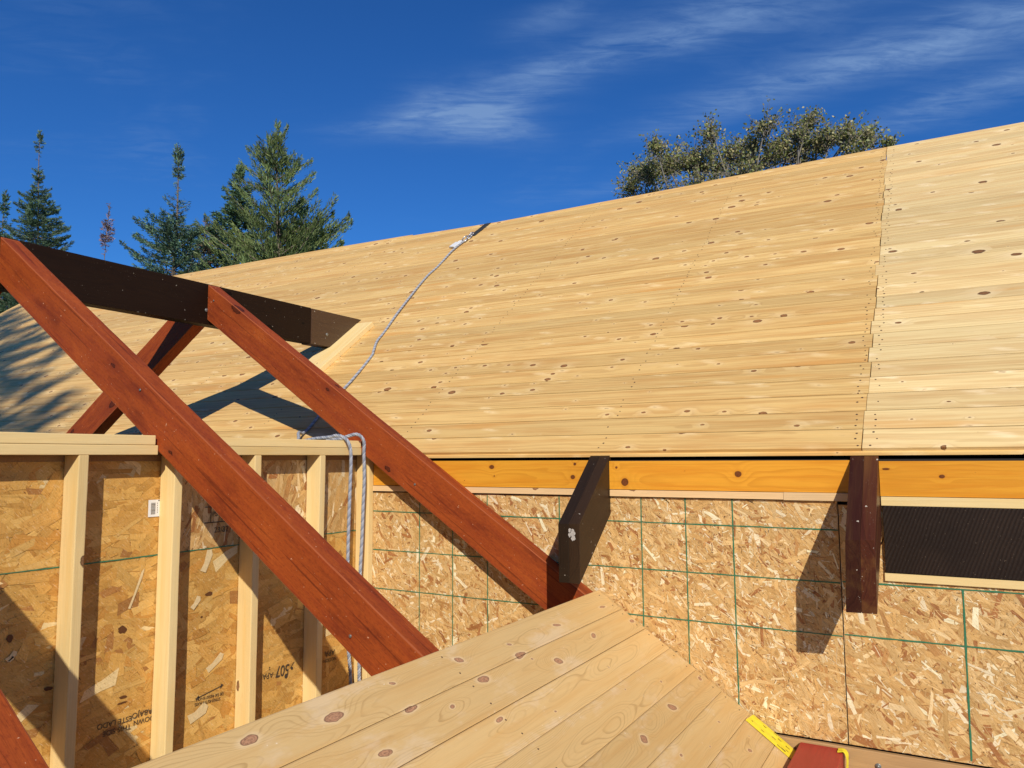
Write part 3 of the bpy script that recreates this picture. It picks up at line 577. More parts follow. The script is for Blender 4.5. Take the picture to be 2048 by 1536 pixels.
inkquad([(-1.02, -.20), (-.90, -.20), (-.90, -.204), (-1.02, -.204)]); inkquad([(-1.02, -.268), (-.90, -.268), (-.90, -.272), (-1.02, -.272)]); inkquad([(-.99, -.20), (-.986, -.20), (-.986, -.268), (-.99, -.268)]); inkquad([(-.93, -.20), (-.926, -.20), (-.926, -.268), (-.93, -.268)])
m_.build('stamp_marks', M['ink'], sw)
# dark resin spots and pale chips
def blob(mb, y, z, ry, rz, x=-.0884, mi=0, n=12, rs=random):
    pts = [(x, y+ry*math.cos(k*6.283/n)*rs.uniform(.65, 1.1), z+rz*math.sin(k*6.283/n)*rs.uniform(.65, 1.1)) for k in range(n)]; mb.add(pts, [tuple(range(n))])
m_ = MB()
for y, z, ry, rz in ((-1.385, -.648, .020, .017), (-.985, -.575, .022, .010), (-1.865, -.34, .010, .010), (-1.375, -.925, .024, .004), (-1.37, -.905, .02, .006), (-1.80, -.60, .014, .016), (-1.02, -.665, .006, .005), (-1.66, -.80, .02, .008)): blob(m_, y, z, ry, rz)
m_.build('resin_spot', plain('resin_stain', (.12, .045, .015), .5), sw)
m_ = MB()
for y, z, L, w_, a in ((-1.00, -.43, .05, .018, 1.2), (-1.33, -.50, .08, .006, 1.2), (-1.05, -.60, .03, .014, .9), (-.94, -.87, .05, .016, .6), (-1.79, -.66, .02, .01, .7), (-1.02, -1.06, .05, .025, .4), (-1.79, -.67, .01, .006, .7)):
    ca, sa = math.cos(a), math.sin(a); m_.add([(-.0883, y+p*ca-q*sa, z+p*sa+q*ca) for p, q in ((-L, -w_*.7), (L*.6, -w_), (L, -w_*.2), (L*.8, w_), (-L*.3, w_*.6), (-L, w_))], [tuple(range(6))])
m_.build('pale_chip', plain('pale_flake', (.72, .55, .29), .5, nscale=90, namt=.3), sw)
# paper sticker with barcode
m_ = MB(); m_.box((-.0884, -1.294, -.226), (-.0878, -1.240, -.158), bevel=0); stk = m_.build('barcode_sticker', M['white'], sw)
m_ = MB(); z = -.170
rs = random.Random(3)
while z > -.216:
    h_ = rs.choice((.0008, .0012, .002)); m_.box((-.0879, -1.282, z-h_), (-.08755, -1.262, z), bevel=0); z -= h_+rs.choice((.0009, .0014))
m_.box((-.0879, -1.250, -.164), (-.08755, -1.244, -.160), bevel=0)
for k in range(5): m_.box((-.0879, -1.254, -.176-k*.009), (-.08755, -1.252, -.170-k*.009), bevel=0)
m_.build('barcode', M['ink'], stk)

# ------------------------------------------------------------------ dormer framing: dark ridge beam and red rafters
TP = lambda x: .255-.66667*x                                       # top plane of the right-hand rafters
XR = -1.26
rb = thing('ridge_beam', (-1.3, -.7, .97), 'long dark brown ridge beam running across the rafters to the plank roof', 'beam')
m_ = MB(); m_.box((-1.35, -2.75, .842), (XR, .800, 1.098), L=(0, 1, 0), bevel=.003, tint=0); m_.build('beam', M['dark'], rb)
m_ = MB(); m_.box8([(-1.352, .803, .836), (XR+.004, .803, .836), (XR+.004, 1.005, .836), (-1.352, 1.005, .836), (-1.352, .803, 1.095), (XR+.004, .803, 1.095), (XR+.004, 1.352, 1.095), (-1.352, 1.352, 1.095)], L=(0, 1, 0), bevel=.003, tint=1)
m_.build('end_block', wood('brown_scarred_timber', (.055, .028, .014), (.03, .014, .008), (.02, .01, .006), .5, .3, .4, freq=120, var=.2, fib=.3, bstr=.5, specks=.6, spec=.5, warp=.03), rb)
for y, z in ((-.108, .93), (.965, .925)):
    m_ = MB(); m_.disc((XR+.004, y, z), (1, 0, 0), .012, .003, 16); m_.disc((XR+.0065, y, z), (1, 0, 0), .006, .003, 8); m_.build('screw_washer', M['screw'], rb, True)
nl = MB(); nl.box8([rp(-1.335, .90), rp(-1.105, .90), rp(-1.105, 1.655), rp(-1.335, 1.655), rp(-1.335, .90, .040), rp(-1.105, .90, .040), rp(-1.105, 1.655, .040), rp(-1.335, 1.655, .040)], bevel=.004)
tag(nl.build('nailer_plank', M['stud']), 'short pale plank lying on the roof under the end of the dark ridge beam', 'plank')

def red_rafter(y0, y1, side, label, x_end):
    o = MB(); D = .221
    if side > 0: xs = (XR+.0015, x_end); z = [TP(x) for x in xs]
    else: xs = (-1.3515, x_end); z = [TP(XR)-.66667*(-1.35-x) for x in xs]
    a, b = xs
    P = [(a, y0, z[0]-D), (b, y0, z[1]-D), (b, y1, z[1]-D), (a, y1, z[0]-D), (a, y0, z[0]), (b, y0, z[1]), (b, y1, z[1]), (a, y1, z[0])]
    o.box8(P, bevel=.004, L=(b-a, 0, z[1]-z[0]), tint=0, pith=.08, worn=1, wob=.0022); ob = o.build('red_rafter', [M['red'], M['red_worn']]); return tag(ob, label, 'rafter', 'red stained rafters of the dormer')
red_rafter(-2.514, -2.424, 1, 'red rafter at the bottom left corner, nearest of all', 2.14)
red_rafter(-1.320, -1.230, 1, 'big red rafter crossing in front of the studs and cutting through the top plates', 2.14)
red_rafter(-.100, -.012, 1, 'red rafter running from the ridge beam down in front of the strand board wall corner', 2.14)
red_rafter(-2.514, -2.424, -1, 'red rafter sloping to the far side, out of the frame at the left', -4.3)
red_rafter(-1.320, -1.230, -1, 'red rafter beyond the ridge peeping out under the big rafter at the left edge', -4.3)
red_rafter(-.100, -.012, -1, 'red rafter descending behind the stud wall from under the dark beam', -4.3)
r1 = bpy.data.objects['red_rafter.001']; r2 = bpy.data.objects['red_rafter.002']
for ro, x, y, dz in ((r1, -.13, -1.3225, -.055), (r1, 1.0, -1.3225, -.16), (r2, -1.20, -.1025, -.07), (r2, .35, -.1025, -.15)):
    m_ = MB(); m_.disc((x, y, TP(x)+dz), (0, -1, 0), .0055, .002, 12); m_.build('screw_head', M['screw'], ro, True)

# pencil line and eave beam
m_ = MB(); m_.box((2.158, -3.1, -1.37), (2.318, -.010, -1.112), L=(0, 1, 0), bevel=.005)
tag(m_.build('eave_beam', M['red_bright']), 'brick red beam end under the lowest board at the bottom edge', 'beam')

# ------------------------------------------------------------------ foreground deck boards
SD = math.atan(2/3.); CD, SDn = math.cos(SD), math.sin(SD)
dk = thing('roof_deck', (1.8, -1.3, -.9), 'foreground decking of pale knotty pine boards laid on the red rafters', 'decking')
def dp(y, t_, h=0): return (t_*CD+h*SDn, y, .278-t_*SDn+h*CD)
TB = [1.572, 1.7065, 1.8385, 1.968, 2.103, 2.232, 2.365, 2.500, 2.592]
# knots: y, t, radius along, radius across, strength of the swirl
KN = [(-2.045, 1.615, .022, .013), (-1.801, 1.644, .028, .015), (-1.543, 1.619, .010, .006), (-1.223, 1.631, .016, .012), (-.932, 1.650, .010, .006), (-.57, 1.653, .022, .008), (-.131, 1.660, .020, .007), (-.93, 1.703, .03, .012), (-2.35, 1.64, .02, .012),
      (-1.204, 1.726, .024, .014), (-.781, 1.786, .019, .016), (-.421, 1.760, .018, .011), (-.04, 1.780, .017, .010), (-.9, 1.735, .006, .005), (-1.562, 1.712, .024, .010), (-1.42, 1.76, .010, .007), (-1.75, 1.79, .02, .011),
      (-1.301, 1.862, .016, .008), (-1.05, 1.93, .006, .004), (-.55, 1.90, .004, .004),
      (-.60, 2.00, .004, .004), (-.34, 2.055, .007, .005),
      (-.455, 2.150, .020, .017), (-.791, 2.165, .018, .016), (-.06, 2.14, .012, .010), (-1.3, 2.17, .016, .012),
      (-.28, 2.30, .007, .005), (-.70, 2.28, .008, .006), (-.5, 2.33, .005, .004), (-.30, 2.44, .012, .008), (-.75, 2.45, .01, .008), (-.2, 2.41, .004, .003)]
TINT = [.07, .09, .5, .1, -.45, -.2, -.3, .1]
for b in range(8):
    t0, t1 = TB[b]+.0005, TB[b+1]-.0007
    if b == 1: t1 -= .0014
    if b == 0: t1 -= .0008
    yA, yB = -2.85, (-.006, -.004, -.009, -.005, -.008, -.012, -.05, -.06)[b]
    ny = int((yB-yA)/.006); nt_ = 34; Y, T_ = np.meshgrid(np.linspace(yB, yA, ny), np.linspace(t0, t1, nt_)); Yf, Tf = Y.ravel(), T_.ravel()
    edge = np.minimum(np.abs(Tf-t0), np.abs(Tf-t1)); h = -np.where(edge < .0005, .0018, 0)
    P = [dp(y, q, hh) for y, q, hh in zip(Yf, Tf, h)]
    F = [(j*ny+i, j*ny+i+1, (j+1)*ny+i+1, (j+1)*ny+i) for j in range(nt_-1) for i in range(ny-1)]
    ring = [i for i in range(ny)]+[j*ny+ny-1 for j in range(1, nt_)]+[(nt_-1)*ny+i for i in range(ny-2, -1, -1)]+[j*ny for j in range(nt_-2, 0, -1)]
    k = len(P); P += [dp(Yf[i], Tf[i], -.019) for i in ring]; m = len(ring)
    F += [(ring[(i+1) % m], ring[i], k+i, k+(i+1) % m) for i in range(m)]+[tuple(range(k, k+m))]
    Ya = np.r_[Yf, Yf[ring]]; Ta = np.r_[Tf, Tf[ring]]; kc = np.zeros(len(Ya)); ph = np.zeros(len(Ya))
    rs = np.random.RandomState(40+b)
    for y, q, ry, rt in KN:
        if not (t0-.02 < q < t1+.02): continue
        sh = rs.uniform(-.35, .35); wv = 1+.07*np.sin(np.arctan2(Ta-q, Ya-y)*rs.randint(2, 5)+rs.uniform(0, 6))
        dd = np.sqrt(((Ya-y)/(ry*1.15))**2+((Ta-q-sh*(Ya-y))/(rt*.88))**2)/wv; kc = np.maximum(kc, 1-dd/2)
        d2 = ((Ya-y)/(ry*3.6))**2+((Ta-q)/(rt*2.4))**2; ph += rt*1.7*np.exp(-d2)*(1 if rs.rand() < .8 else -1)
    off = rs.uniform(-.03, .03)
    ph += .010*np.sin(Ya*rs.uniform(3, 5)+rs.uniform(0, 6))+.006*np.sin(Ya*rs.uniform(7, 11)+rs.uniform(0, 6))
    dz = np.r_[np.zeros(len(Yf)), np.full(m, .019)]
    ph += .004*np.sin(Ya*19+rs.uniform(0, 6)+Ta*40)
    g = np.stack([Ya+rs.uniform(0, 80), Ta-(t0+t1)/2+off, .035+rs.uniform(0, .05)+dz], 1)
    nf = len(F); nd_ = MB()
    for y in (-.045, -1.275, -2.47):
        for q in (.03, .10):
            if (y < -2 or y > -.1) and b > 5: continue
            nd_.disc(dp(y+random.uniform(-.012, .012), TB[b]+q*(TB[b+1]-TB[b])/.132+random.uniform(-.006, .006), 0), (SDn, 0, CD), .0032, .0009, 8)
    if nd_.v:
        k = len(P); nv = np.concatenate(nd_.v); P += [tuple(v) for v in nv]; F += [tuple(a+k for a in f) for f in nd_.f]; z_ = np.zeros(len(nv))
        g = np.concatenate([g, np.zeros((len(nv), 3))]); ph = np.r_[ph, z_]; kc = np.r_[kc, z_]
    o = mesh_obj('plank', P, F, [M['deck'], M['nail']], dk, gc=g, tint=np.full(len(P), TINT[b]), ph=ph, kc=np.maximum(kc, 0), midx=[0]*nf+[1]*(len(F)-nf))

# ------------------------------------------------------------------ yellow plastic strips
def ribbon(name, path, wd, th, mat, nrm, label, marks):
    root = thing(name, path[0], label, 'strip')
    C, q = resample(catmull(path, 8), .006); T = np.gradient(C, axis=0); T /= np.linalg.norm(T, axis=1)[:, None]
    N = np.array(nrm, float)[None]+0*C; B = np.cross(T, N); B /= np.linalg.norm(B, axis=1)[:, None]; N = np.cross(B, T)
    prof = [(-.5, 0), (-.25, .6), (-.04, .1), (.04, .1), (.25, .6), (.5, 0)]; n = len(prof); P = []
    for i in range(len(C)):
        for a, b in prof: P.append(C[i]+B[i]*a*wd+N[i]*(b*.003+th))
        for a, b in prof[::-1]: P.append(C[i]+B[i]*a*wd+N[i]*(b*.003))
    m2 = 2*n; F = [(i*m2+j, i*m2+(j+1) % m2, (i+1)*m2+(j+1) % m2, (i+1)*m2+j) for i in range(len(C)-1) for j in range(m2)]
    F += [tuple(range(m2))[::-1], tuple((len(C)-1)*m2+j for j in range(m2))]
    mesh_obj('band', P, F, mat, root)
    for s_, a, L, w_ in marks:
        mk = MB()
        i = min(len(C)-2, int(s_*(len(C)-1))); c = C[i]+B[i]*a*wd+N[i]*(th+.0034)
        d1 = T[i]*L*.5; d2 = B[i]*w_*.5; mk.add([c-d1-d2, c+d1-d2*.4, c+d1+d2, c-d1+d2*.6], [(0, 1, 2, 3)]); mk.build('slot_mark', M['black'], root)
    return root
nd = (SDn, 0, CD)
ribbon('yellow_strip', [dp(-.052, 2.372, .002), dp(-.058, 2.43, .003), dp(-.064, 2.50, .003), dp(-.070, 2.585, .002)], .098, .0012, M['yellow'], nd, 'yellow plastic strip with black slots lying over the board ends', [(.3, -.2, .014, .004), (.55, .1, .018, .004), (.5, -.35, .016, .003), (.68, .38, .016, .004), (.35, .3, .014, .003), (.8, -.1, .018, .004), (.1, .2, .006, .004), (.62, -.15, .016, .004), (.85, .2, .012, .003), (.78, .36, .020, .006)])
ribbon('yellow_strip', [(2.300, -.045, -1.109), (2.322, -.045, -1.107), (2.332, -.048, -1.125), (2.330, -.05, -1.17), (2.328, -.055, -1.24)], .045, .0012, M['yellow'], (.8, 0, .6), 'narrow yellow strip bent over the right corner of the red beam end', [(.35, -.2, .012, .005), (.5, .25, .012, .003)])

# ------------------------------------------------------------------ ropes and anchor
m_ = MB()
pts = [(-1.125, 3.33), (-1.14, 3.10), (-1.115, 2.75), (-1.10, 2.48), (-.985, 1.87), (-.91, 1.52), (-.875, 1.36), (-.80, 1.20), (-.775, 1.12), (-.72, .80), (-.70, .5), (-.67, .22)]
path = [rp(x, s, .012+.004*math.sin(i*2.1)) for i, (x, s) in enumerate(pts)]
path += [(-.62, .06, .16), (-.5, -.06, .125), (-.40, -.16, .10), (-.2, -.24, .112), (-.09, -.255, .117), (-.03, -.258, .124), (.02, -.245, .10), (.034, -.228, .03), (.030, -.226, -.15), (.026, -.228, -.35), (.03, -.235, -.52), (.03, -.24, -.8), (.028, -.20, -1.1), (.03, -.19, -1.4), (.04, -.17, -1.75)]
rope_mb(m_, path)
tag(m_.build('rope', [M['rope'], M['rope_light'], M['rope_dark']], None, True), 'twisted grey rope running down the roof and over the top plate of the stud wall', 'rope')
m_ = MB()
path = [(-.16, -.20, .108), (-.07, -.19, .110), (-.02, -.178, .125), (.022, -.160, .130), (.040, -.135, .095), (.034, -.126, .03), (.036, -.122, -.10), (.032, -.124, -.25), (.03, -.128, -.42), (.03, -.138, -.60), (.03, -.14, -.9), (.032, -.13, -1.3), (.045, -.11, -1.7)]
rope_mb(m_, path)
tag(m_.build('rope', [M['rope'], M['rope_light'], M['rope_dark']], None, True), 'second strand of grey rope hanging nearest the wall corner in front of the last stud', 'rope')
an = thing('roof_anchor', rp(-1.1, 3.5, 0), 'roof anchor of black strap and metal ring at the ridge where the rope is tied', 'anchor')
m_ = MB(); ribs = [(-1.115, 3.44), (-1.10, 3.60), (-1.09, 3.752)]
for (xa, sa), (xb, sb) in zip(ribs, ribs[1:]):
    m_.box8([rp(xa-.033, sa, .002), rp(xa+.033, sa, .002), rp(xb+.036, sb, .002), rp(xb-.036, sb, .002), rp(xa-.033, sa, .006), rp(xa+.033, sa, .006), rp(xb+.036, sb, .006), rp(xb-.036, sb, .006)], bevel=.001)
m_.build('strap', M['strap'], an)
m_ = MB()
for cx, cs, rx, ry, tl in ((-1.115, 3.40, .022, .045, .01), (-1.128, 3.33, .026, .042, .02), (-1.12, 3.45, .02, .03, .012)):
    a = np.linspace(0, 2*np.pi, 26); C = np.array([rp(cx+rx*math.cos(q), cs+ry*math.sin(q), .012+tl*(1+math.sin(q*1.0))*.6) for q in a]); V, F = tube(C, .0055, 8); m_.add(V, F)
m_.build('shackle', M['steel'], an, True)
m_ = MB(); m_.box8([rp(-1.24, 3.20, .006), rp(-1.17, 3.17, .006), rp(-1.14, 3.26, .010), rp(-1.21, 3.29, .010), rp(-1.24, 3.20, .022), rp(-1.17, 3.17, .022), rp(-1.14, 3.26, .026), rp(-1.21, 3.29, .026)], bevel=.004)
C = np.array([rp(-1.165+.016*math.cos(q), 3.285+.022*math.sin(q), .02) for q in np.linspace(0, 2*np.pi, 20)]); V, F = tube(C, .006, 7); m_.add(V, F)
m_.build('white_tag', M['whiteplastic'], an)

# ------------------------------------------------------------------ ground and floor
m_ = MB(); g_ = 1500; m_.add([(-g_, -g_, -4.5), (g_, -g_, -4.5), (g_, g_, -4.5), (-g_, g_, -4.5)], [(0, 1, 2, 3)]); tag(m_.build('ground', M['ground']), kind='structure')
m_ = MB(); m_.box((-4.6, -3.9, -2.66), (4.6, -.002, -2.51), bevel=0); tag(m_.build('floor', M['plywood']), kind='structure')

# ------------------------------------------------------------------ trees
def crown_mesh(name, C, A, L, Wd, cols, parent, mat, rng, shape='needle'):
    """C centres, A unit axes, L lengths, Wd widths -> quads"""
    n = len(C); r = rng.normal(size=(n, 3)); B = np.cross(A, r); B /= np.linalg.norm(B, axis=1)[:, None]+1e-9
    a = A*L[:, None]*.5; b = B*Wd[:, None]*.5
    if shape == 'needle': V = np.stack([C-a-b*.8, C-a+b*.8, C+a*.4+b, C+a, C+a*.4-b], 1)
    else: V = np.stack([C-a, C-a*.2+b, C+a*.5+b*.8, C+a, C-a*.2-b], 1)
    me = bpy.data.meshes.new(name); me.vertices.add(n*5); me.vertices.foreach_set('co', V.astype(np.float32).ravel())
    me.loops.add(n*5); me.loops.foreach_set('vertex_index', np.arange(n*5, dtype=np.int32)); me.polygons.add(n)
    me.polygons.foreach_set('loop_start', np.arange(0, n*5, 5, dtype=np.int32)); me.update(calc_edges=True)
    cc = np.repeat(np.c_[cols, np.ones(n)], 5, axis=0); set_attr(me, 'fc', 'FLOAT_COLOR', cc); me.materials.append(mat)
    o = bpy.data.objects.new(name, me); return link(o, parent)

def conifer(name, base, ztop, prof, label, seed, group=None, col=(.045, .085, .040), tuft=.16, dens=1.5, ang=.15, gap=.16, irregular=.3, trunk_r=.16, clump=0, cat='tree', fade=1.0, extra=()):
    """prof: list of (metres below the top, crown radius, fill)"""
    rng = np.random.default_rng(seed); b = Vector(base); tr = thing(name, base, label, cat, group); H = ztop-base[2]
    zs = np.linspace(0, H, 24); C = np.stack([base[0]+.05*np.sin(zs*.7+seed), base[1]+.05*np.cos(zs*.6+seed), base[2]+zs], 1)
    V, F = tube(C, np.maximum(trunk_r*(1-zs/H)**.9, .012), 8); mb = MB(); mb.add(V, F)
    dz = np.array([p[0] for p in prof]); rr = np.array([p[1] for p in prof]); ff = np.array([p[2] for p in prof])
    CC = []; AA = []; LL = []; CO = []; d = .02; col = np.array(col)*1.8
    def branch(z0, az, L, el, fill):
        p0 = np.array([np.interp(z0, C[:, 2], C[:, 0]), np.interp(z0, C[:, 2], C[:, 1]), z0]); dirn = np.array([math.cos(az)*math.cos(el), math.sin(az)*math.cos(el), math.sin(el)])
        side = np.array([-math.sin(az), math.cos(az), 0]); k = max(3, int(L/.11)); s_ = np.linspace(0, 1, k+1)
        curve = p0+dirn*(L*s_)[:, None]+np.array([0, 0, 1])*((s_**2)*L*rng.uniform(.0, .28)-(s_*(1-s_))*L*.25)[:, None]
        Vb, Fb = tube(np.array([curve[0], curve[k//2], curve[-1]]), np.array([.012+.012*L, .008+.005*L, .004]), 4); mb.add(Vb, Fb)
        m = max(4, int(L*fill*dens*58)); u = rng.uniform(.12, 1.04, m)**.8
        P = np.stack([np.interp(u, s_, curve[:, i]) for i in range(3)], 1)
        wid = (.10+.30*L*np.clip(1.15-u, 0, 1))*.62
        lat = rng.uniform(-1, 1, m); P += side*(lat*wid)[:, None]; P[:, 2] += rng.normal(0, .035+.02*clump, m)-.10*np.abs(lat)*wid
        ax = dirn*rng.uniform(.5, 1.1, m)[:, None]+side*(lat*.9)[:, None]+rng.normal(0, .33, (m, 3)); ax[:, 2] += .10+.5*clump; ax /= np.linalg.norm(ax, axis=1)[:, None]
        CC.append(P); AA.append(ax); LL.append(rng.uniform(.6, 1.25, m)*tuft)
        br = rng.uniform(.6, 1.35)*rng.uniform(.75, 1.3, m); hue = rng.uniform(-.12, .2, m); cc = col[None]*br[:, None]; cc = cc*np.stack([1+hue, 1+hue*.4, 1-hue*.6], 1); CO.append(cc)
    while d < min(H-1.0, dz[-1]):
        rad = np.interp(d, dz, rr); fill = np.interp(d, dz, ff); nb = rng.integers(3, 6) if rad < .5 else rng.integers(5, 9)
        a0 = rng.uniform(0, 6.28)
        for k in range(nb):
            if rng.random() > fill+.15: continue
            az = a0+k*6.28/nb+rng.normal(0, .25); L = rad*rng.uniform(1-irregular, 1+irregular*.45)
            branch(ztop-d+rng.normal(0, .04), az, max(L, .07), ang+rng.normal(0, .12)+(.75 if d < .5 else 0), fill)
        d += gap*rng.uniform(.7, 1.3)*(1 if rad < .6 else 1.25)
    for z0, az, L, el in extra:
        branch(z0, az, L, el, 1.3)
        for q in range(5): branch(z0+.15*q-.2, az+rng.normal(0, .18), L*rng.uniform(.6, 1.0), el+rng.normal(0, .15), 1.1)
    CC = np.concatenate(CC); AA = np.concatenate(AA); LL = np.concatenate(LL); CO = np.clip(np.concatenate(CO), .004, .5)
    mb.build('trunk', M['trunk'], tr); crown_mesh('crown', CC, AA, LL, LL*(.20 if not clump else .16), CO, tr, M['needle'], rng)
    return tr
def at(u, v, dy):                                     # a point dy metres behind the camera plane row, for planning tree tops
    d = _f+_r*((u-1024)/1546.68)-_u*((v-768)/1546.68); d = d/d.y; return (2.73+d.x*dy, -3.31+dy, d.z*dy)
G = -4.5
# the heights and widths below come from measured photo positions turned into metres
x, y, z = at(84, 262, 18); conifer('spruce_tree', (x, y, G), z, [(0, .06, .9), (.4, .20, 1.1), (.8, .22, .9), (1.0, .10, .3), (1.7, .12, .3), (1.9, .26, 1), (2.3, .22, .9), (2.6, .42, 1), (3.2, .80, 1.5), (4.0, .90, 1.5), (4.6, 1.2, 1.3), (6, 1.4, 1.1), (9, 2.2, 1), (17, 3.0, .7)], 'tall narrow spruce with a thin knobbly leader, left of the bare stem', 11, 'spruces beyond the roof', col=(.062, .10, .056), tuft=.11, dens=2.4)
x, y, z = at(354, 298, 14); conifer('spruce_tree', (x, y, G), z, [(0, .10, .9), (.25, .22, 1.2), (.85, .20, 1), (1.05, .06, .25), (1.5, .10, .3), (1.7, .50, .6), (2.1, .35, .7), (2.5, .95, 1.2), (3.1, 1.25, 1.3), (4.0, 1.6, 1.3), (4.9, 2.3, 1.2), (6, 2.4, 1), (9, 2.6, 1), (14, 3.0, .7)], 'bushy spruce with a ball of needles on its leader, just left of the broad pine', 12, 'spruces beyond the roof', col=(.062, .105, .068), tuft=.10, dens=2.6)
x, y, z = at(12, 386, 19); conifer('spruce_tree', (x, y, G), z, [(0, .06, .5), (.5, .30, .8), (.9, .28, .8), (1.2, .10, .3), (1.6, .4, .7), (2.0, .2, .4), (2.3, .6, 1), (3.2, 1.2, 1.1), (5, 2.0, 1.1), (8, 2.4, 1), (15, 3, .7)], 'sparse topped spruce at the left edge of the photo', 13, 'spruces beyond the roof', col=(.045, .085, .045), tuft=.17)
x, y, z = at(560, 262, 15); P0 = (x, y)
conifer('pine_tree', (x, y, G), z, [(0, .15, 1.2), (.35, .42, 1.3), (.9, .55, 1.2), (1.2, 1.0, 1.2), (1.9, 1.05, 1.1), (2.6, 1.15, 1.2), (3.3, 1.55, 1.3), (4.2, 1.9, 1.3), (5.5, 2.2, 1.2), (8, 3, 1), (14, 3.2, .6)], 'broad yellow green pine, the widest of the conifers beyond the roof', 14, None, col=(.085, .115, .042), tuft=.12, ang=.42, gap=.24, irregular=.55, clump=1, trunk_r=.2, dens=2.7,
        extra=[(z-3.7, .50, 2.2, .42), (z-3.4, .42, 1.8, .40), (z-3.9, 3.7, 2.4, .35), (z-4.3, .55, 2.0, .3)])
x, y, z = at(484, 333, 15.5); conifer('spruce_tree', (x, y, G), z, [(0, .06, 1), (.4, .28, 1.2), (.9, .5, 1.2), (1.2, .30, 1), (1.7, .8, 1.1), (2.6, 1.2, 1.1), (3.6, 1.6, 1.1), (5, 1.9, 1), (12, 2.6, .7)], 'smaller dark pointed spruce growing into the left side of the pine', 15, 'spruces beyond the roof', col=(.052, .090, .045), tuft=.15)
x, y, z = at(600, 400, 15.8); conifer('spruce_tree', (x, y, G), z, [(0, .06, 1), (.6, .4, 1.2), (1.4, .8, 1.1), (2.4, 1.2, 1.1), (4, 1.7, 1), (11, 2.6, .7)], 'dark spruce filling the foot of the pine above the roof', 19, 'spruces beyond the roof', col=(.045, .080, .040), tuft=.15)
x, y, z = at(216, 408, 17); conifer('bare_spruce', (x, y, G), z, [(0, .02, .3), (.6, .08, .5), (.9, .28, .9), (1.5, .22, .7), (1.7, .06, .2), (2.3, .06, .2), (2.5, .45, .9), (2.9, .5, .8), (5, 1.2, .9), (10, 2, .7)], 'thin leader with a dead reddish tuft between two spruces', 16, None, col=(.13, .085, .075), tuft=.12, gap=.12, trunk_r=.06)
x, y, z = at(412, 440, 14.5); conifer('bare_spruce', (x, y, G), z, [(0, .05, .4), (.5, .35, .5), (1.0, .45, .6), (1.8, .5, .7), (3, .9, .8), (10, 1.6, .6)], 'brownish thin spruce top squeezed between the bushy spruce and the pine', 17, None, col=(.10, .075, .055), tuft=.11, gap=.13, trunk_r=.06)
# the spruce behind the viewer that throws its shadow over the left of the roof
PRS = [(0, .1, .9), (.7, .6, .9), (1.3, 1.2, .9), (2.2, 1.7, .9), (4, 1.9, .9), (7, 2.4, .9), (14, 3.0, .7)]
for X_, Y_, Z_, w_, k_ in ((-.4, -11.9, 13.8, 'leftmost', 1), (1.6, -11.6, 13.2, 'second', 1), (3.2, -11.9, 12.4, 'third', .9), (4.6, -12.2, 11.6, 'fourth', .75), (5.65, -12.4, 10.4, 'rightmost', .5)):
    conifer('spruce_tree', (X_, Y_, G), Z_, [(a, b*k_, c) for a, b, c in PRS], 'spruce behind the viewer, '+w_+' of the five whose shadows fall on the roof', int(X_*10)+50, 'spruces behind the viewer', tuft=.26, dens=.62, gap=.34, irregular=.5, ang=-.1)

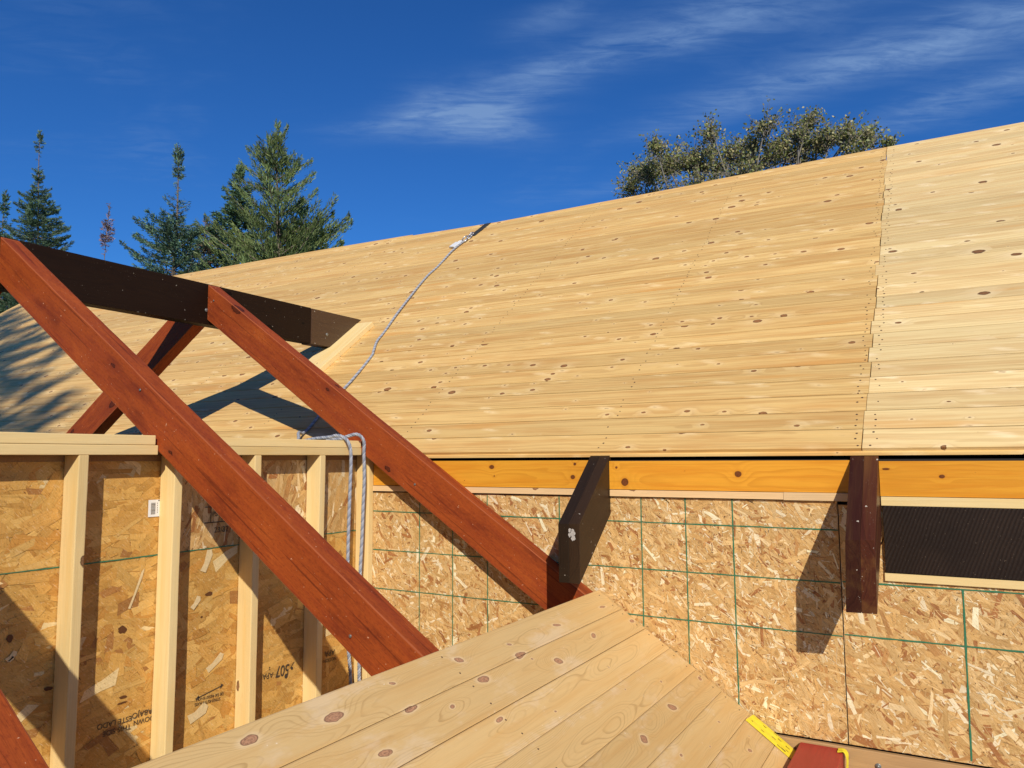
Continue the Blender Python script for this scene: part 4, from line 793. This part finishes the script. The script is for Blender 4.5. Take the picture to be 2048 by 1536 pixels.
def broadleaf():
    rng = np.random.default_rng(5); dy = 13.5; bx, by, _ = at(1500, 300, dy)
    tr = thing('broadleaf_tree', (bx, by, G), 'thin leaved olive brown tree showing its crown above the ridge at the right', 'tree'); mb = MB()
    blobs = [(1262, 372, 26, 22), (1295, 340, 34, 34), (1340, 330, 48, 44), (1310, 290, 22, 20), (1385, 320, 40, 40), (1424, 262, 24, 26), (1420, 300, 32, 30), (1462, 300, 26, 26), (1505, 285, 24, 24), (1530, 250, 36, 30), (1560, 290, 34, 30), (1596, 262, 30, 34), (1618, 236, 22, 20), (1640, 280, 34, 30), (1690, 270, 22, 30), (1734, 268, 28, 28), (1705, 300, 34, 18), (1480, 340, 60, 22), (1400, 360, 60, 20), (1300, 385, 50, 16), (1600, 315, 60, 18), (1778, 285, 14, 8)]
    blobs += [(1275+i*33+rng.uniform(-8, 8), (372-i*5.8 if i < 15 else 286)-rng.uniform(8, 34), rng.uniform(34, 50), rng.uniform(20, 34)) for i in range(15)]
    tops = []; C = []; A = []; L = []; CO = []
    hub = np.array([bx, by, 1.5])
    V, F = tube(np.array([(bx, by, G), (bx+.1, by, -1.5), tuple(hub)]), np.array([.22, .17, .12]), 8); mb.add(V, F)
    for i, (u, v, rx, rz) in enumerate(blobs):
        c = np.array(at(u, v, dy+rng.uniform(-.7, .9))); px = np.linalg.norm(np.array(at(u+10, v, dy))-np.array(at(u, v, dy)))/10
        R_ = np.array([rx*px, rx*px, rz*px]); st = hub+np.array([0, 0, rng.uniform(-.3, .8)]); mid = (st+c)/2+np.array([0, 0, -.25])+rng.normal(0, .15, 3)
        V, F = tube(catmull([st, mid, c], 5), np.linspace(.045, .010, 11), 5); mb.add(V, F)
        nt2 = int(24+R_[0]*46)
        for k in range(nt2):
            e = rng.normal(size=3); e /= np.linalg.norm(e); e[2] = abs(e[2])*1.1-.25; q = c+e*R_*rng.uniform(.3, 1.6); s0 = c+(q-c)*.05+rng.normal(0, .05, 3)-np.array([0, 0, .15])
            md = (s0+q)/2+rng.normal(0, .03, 3); V, F = tube(np.array([s0, md, q]), np.array([.008, .005, .0022]), 4); mb.add(V, F)
            nl = rng.integers(10, 20) if u < 1400 or rng.random() < .6 else rng.integers(5, 12)
            uu = rng.uniform(.25, 1.05, nl)[:, None]; P = s0*(1-uu)+q*uu+rng.normal(0, .045, (nl, 3)); C.append(P)
            a = rng.normal(size=(nl, 3)); a[:, 2] -= .3; a /= np.linalg.norm(a, axis=1)[:, None]; A.append(a); L.append(rng.uniform(.035, .065, nl))
            w = rng.random(nl)[:, None]; base = np.where(w < .5, np.array([[.24, .27, .09]]), np.where(w < .8, np.array([[.42, .37, .18]]), np.array([[.24, .20, .09]])))
            CO.append(base*rng.uniform(.6, 1.4, (nl, 1)))
    mb.build('trunk', M['birch'], tr); C = np.concatenate(C); L = np.concatenate(L)
    crown_mesh('crown', C, np.concatenate(A), L, L*.62, np.concatenate(CO), tr, M['leaf'], rng, 'leaf')
broadleaf()
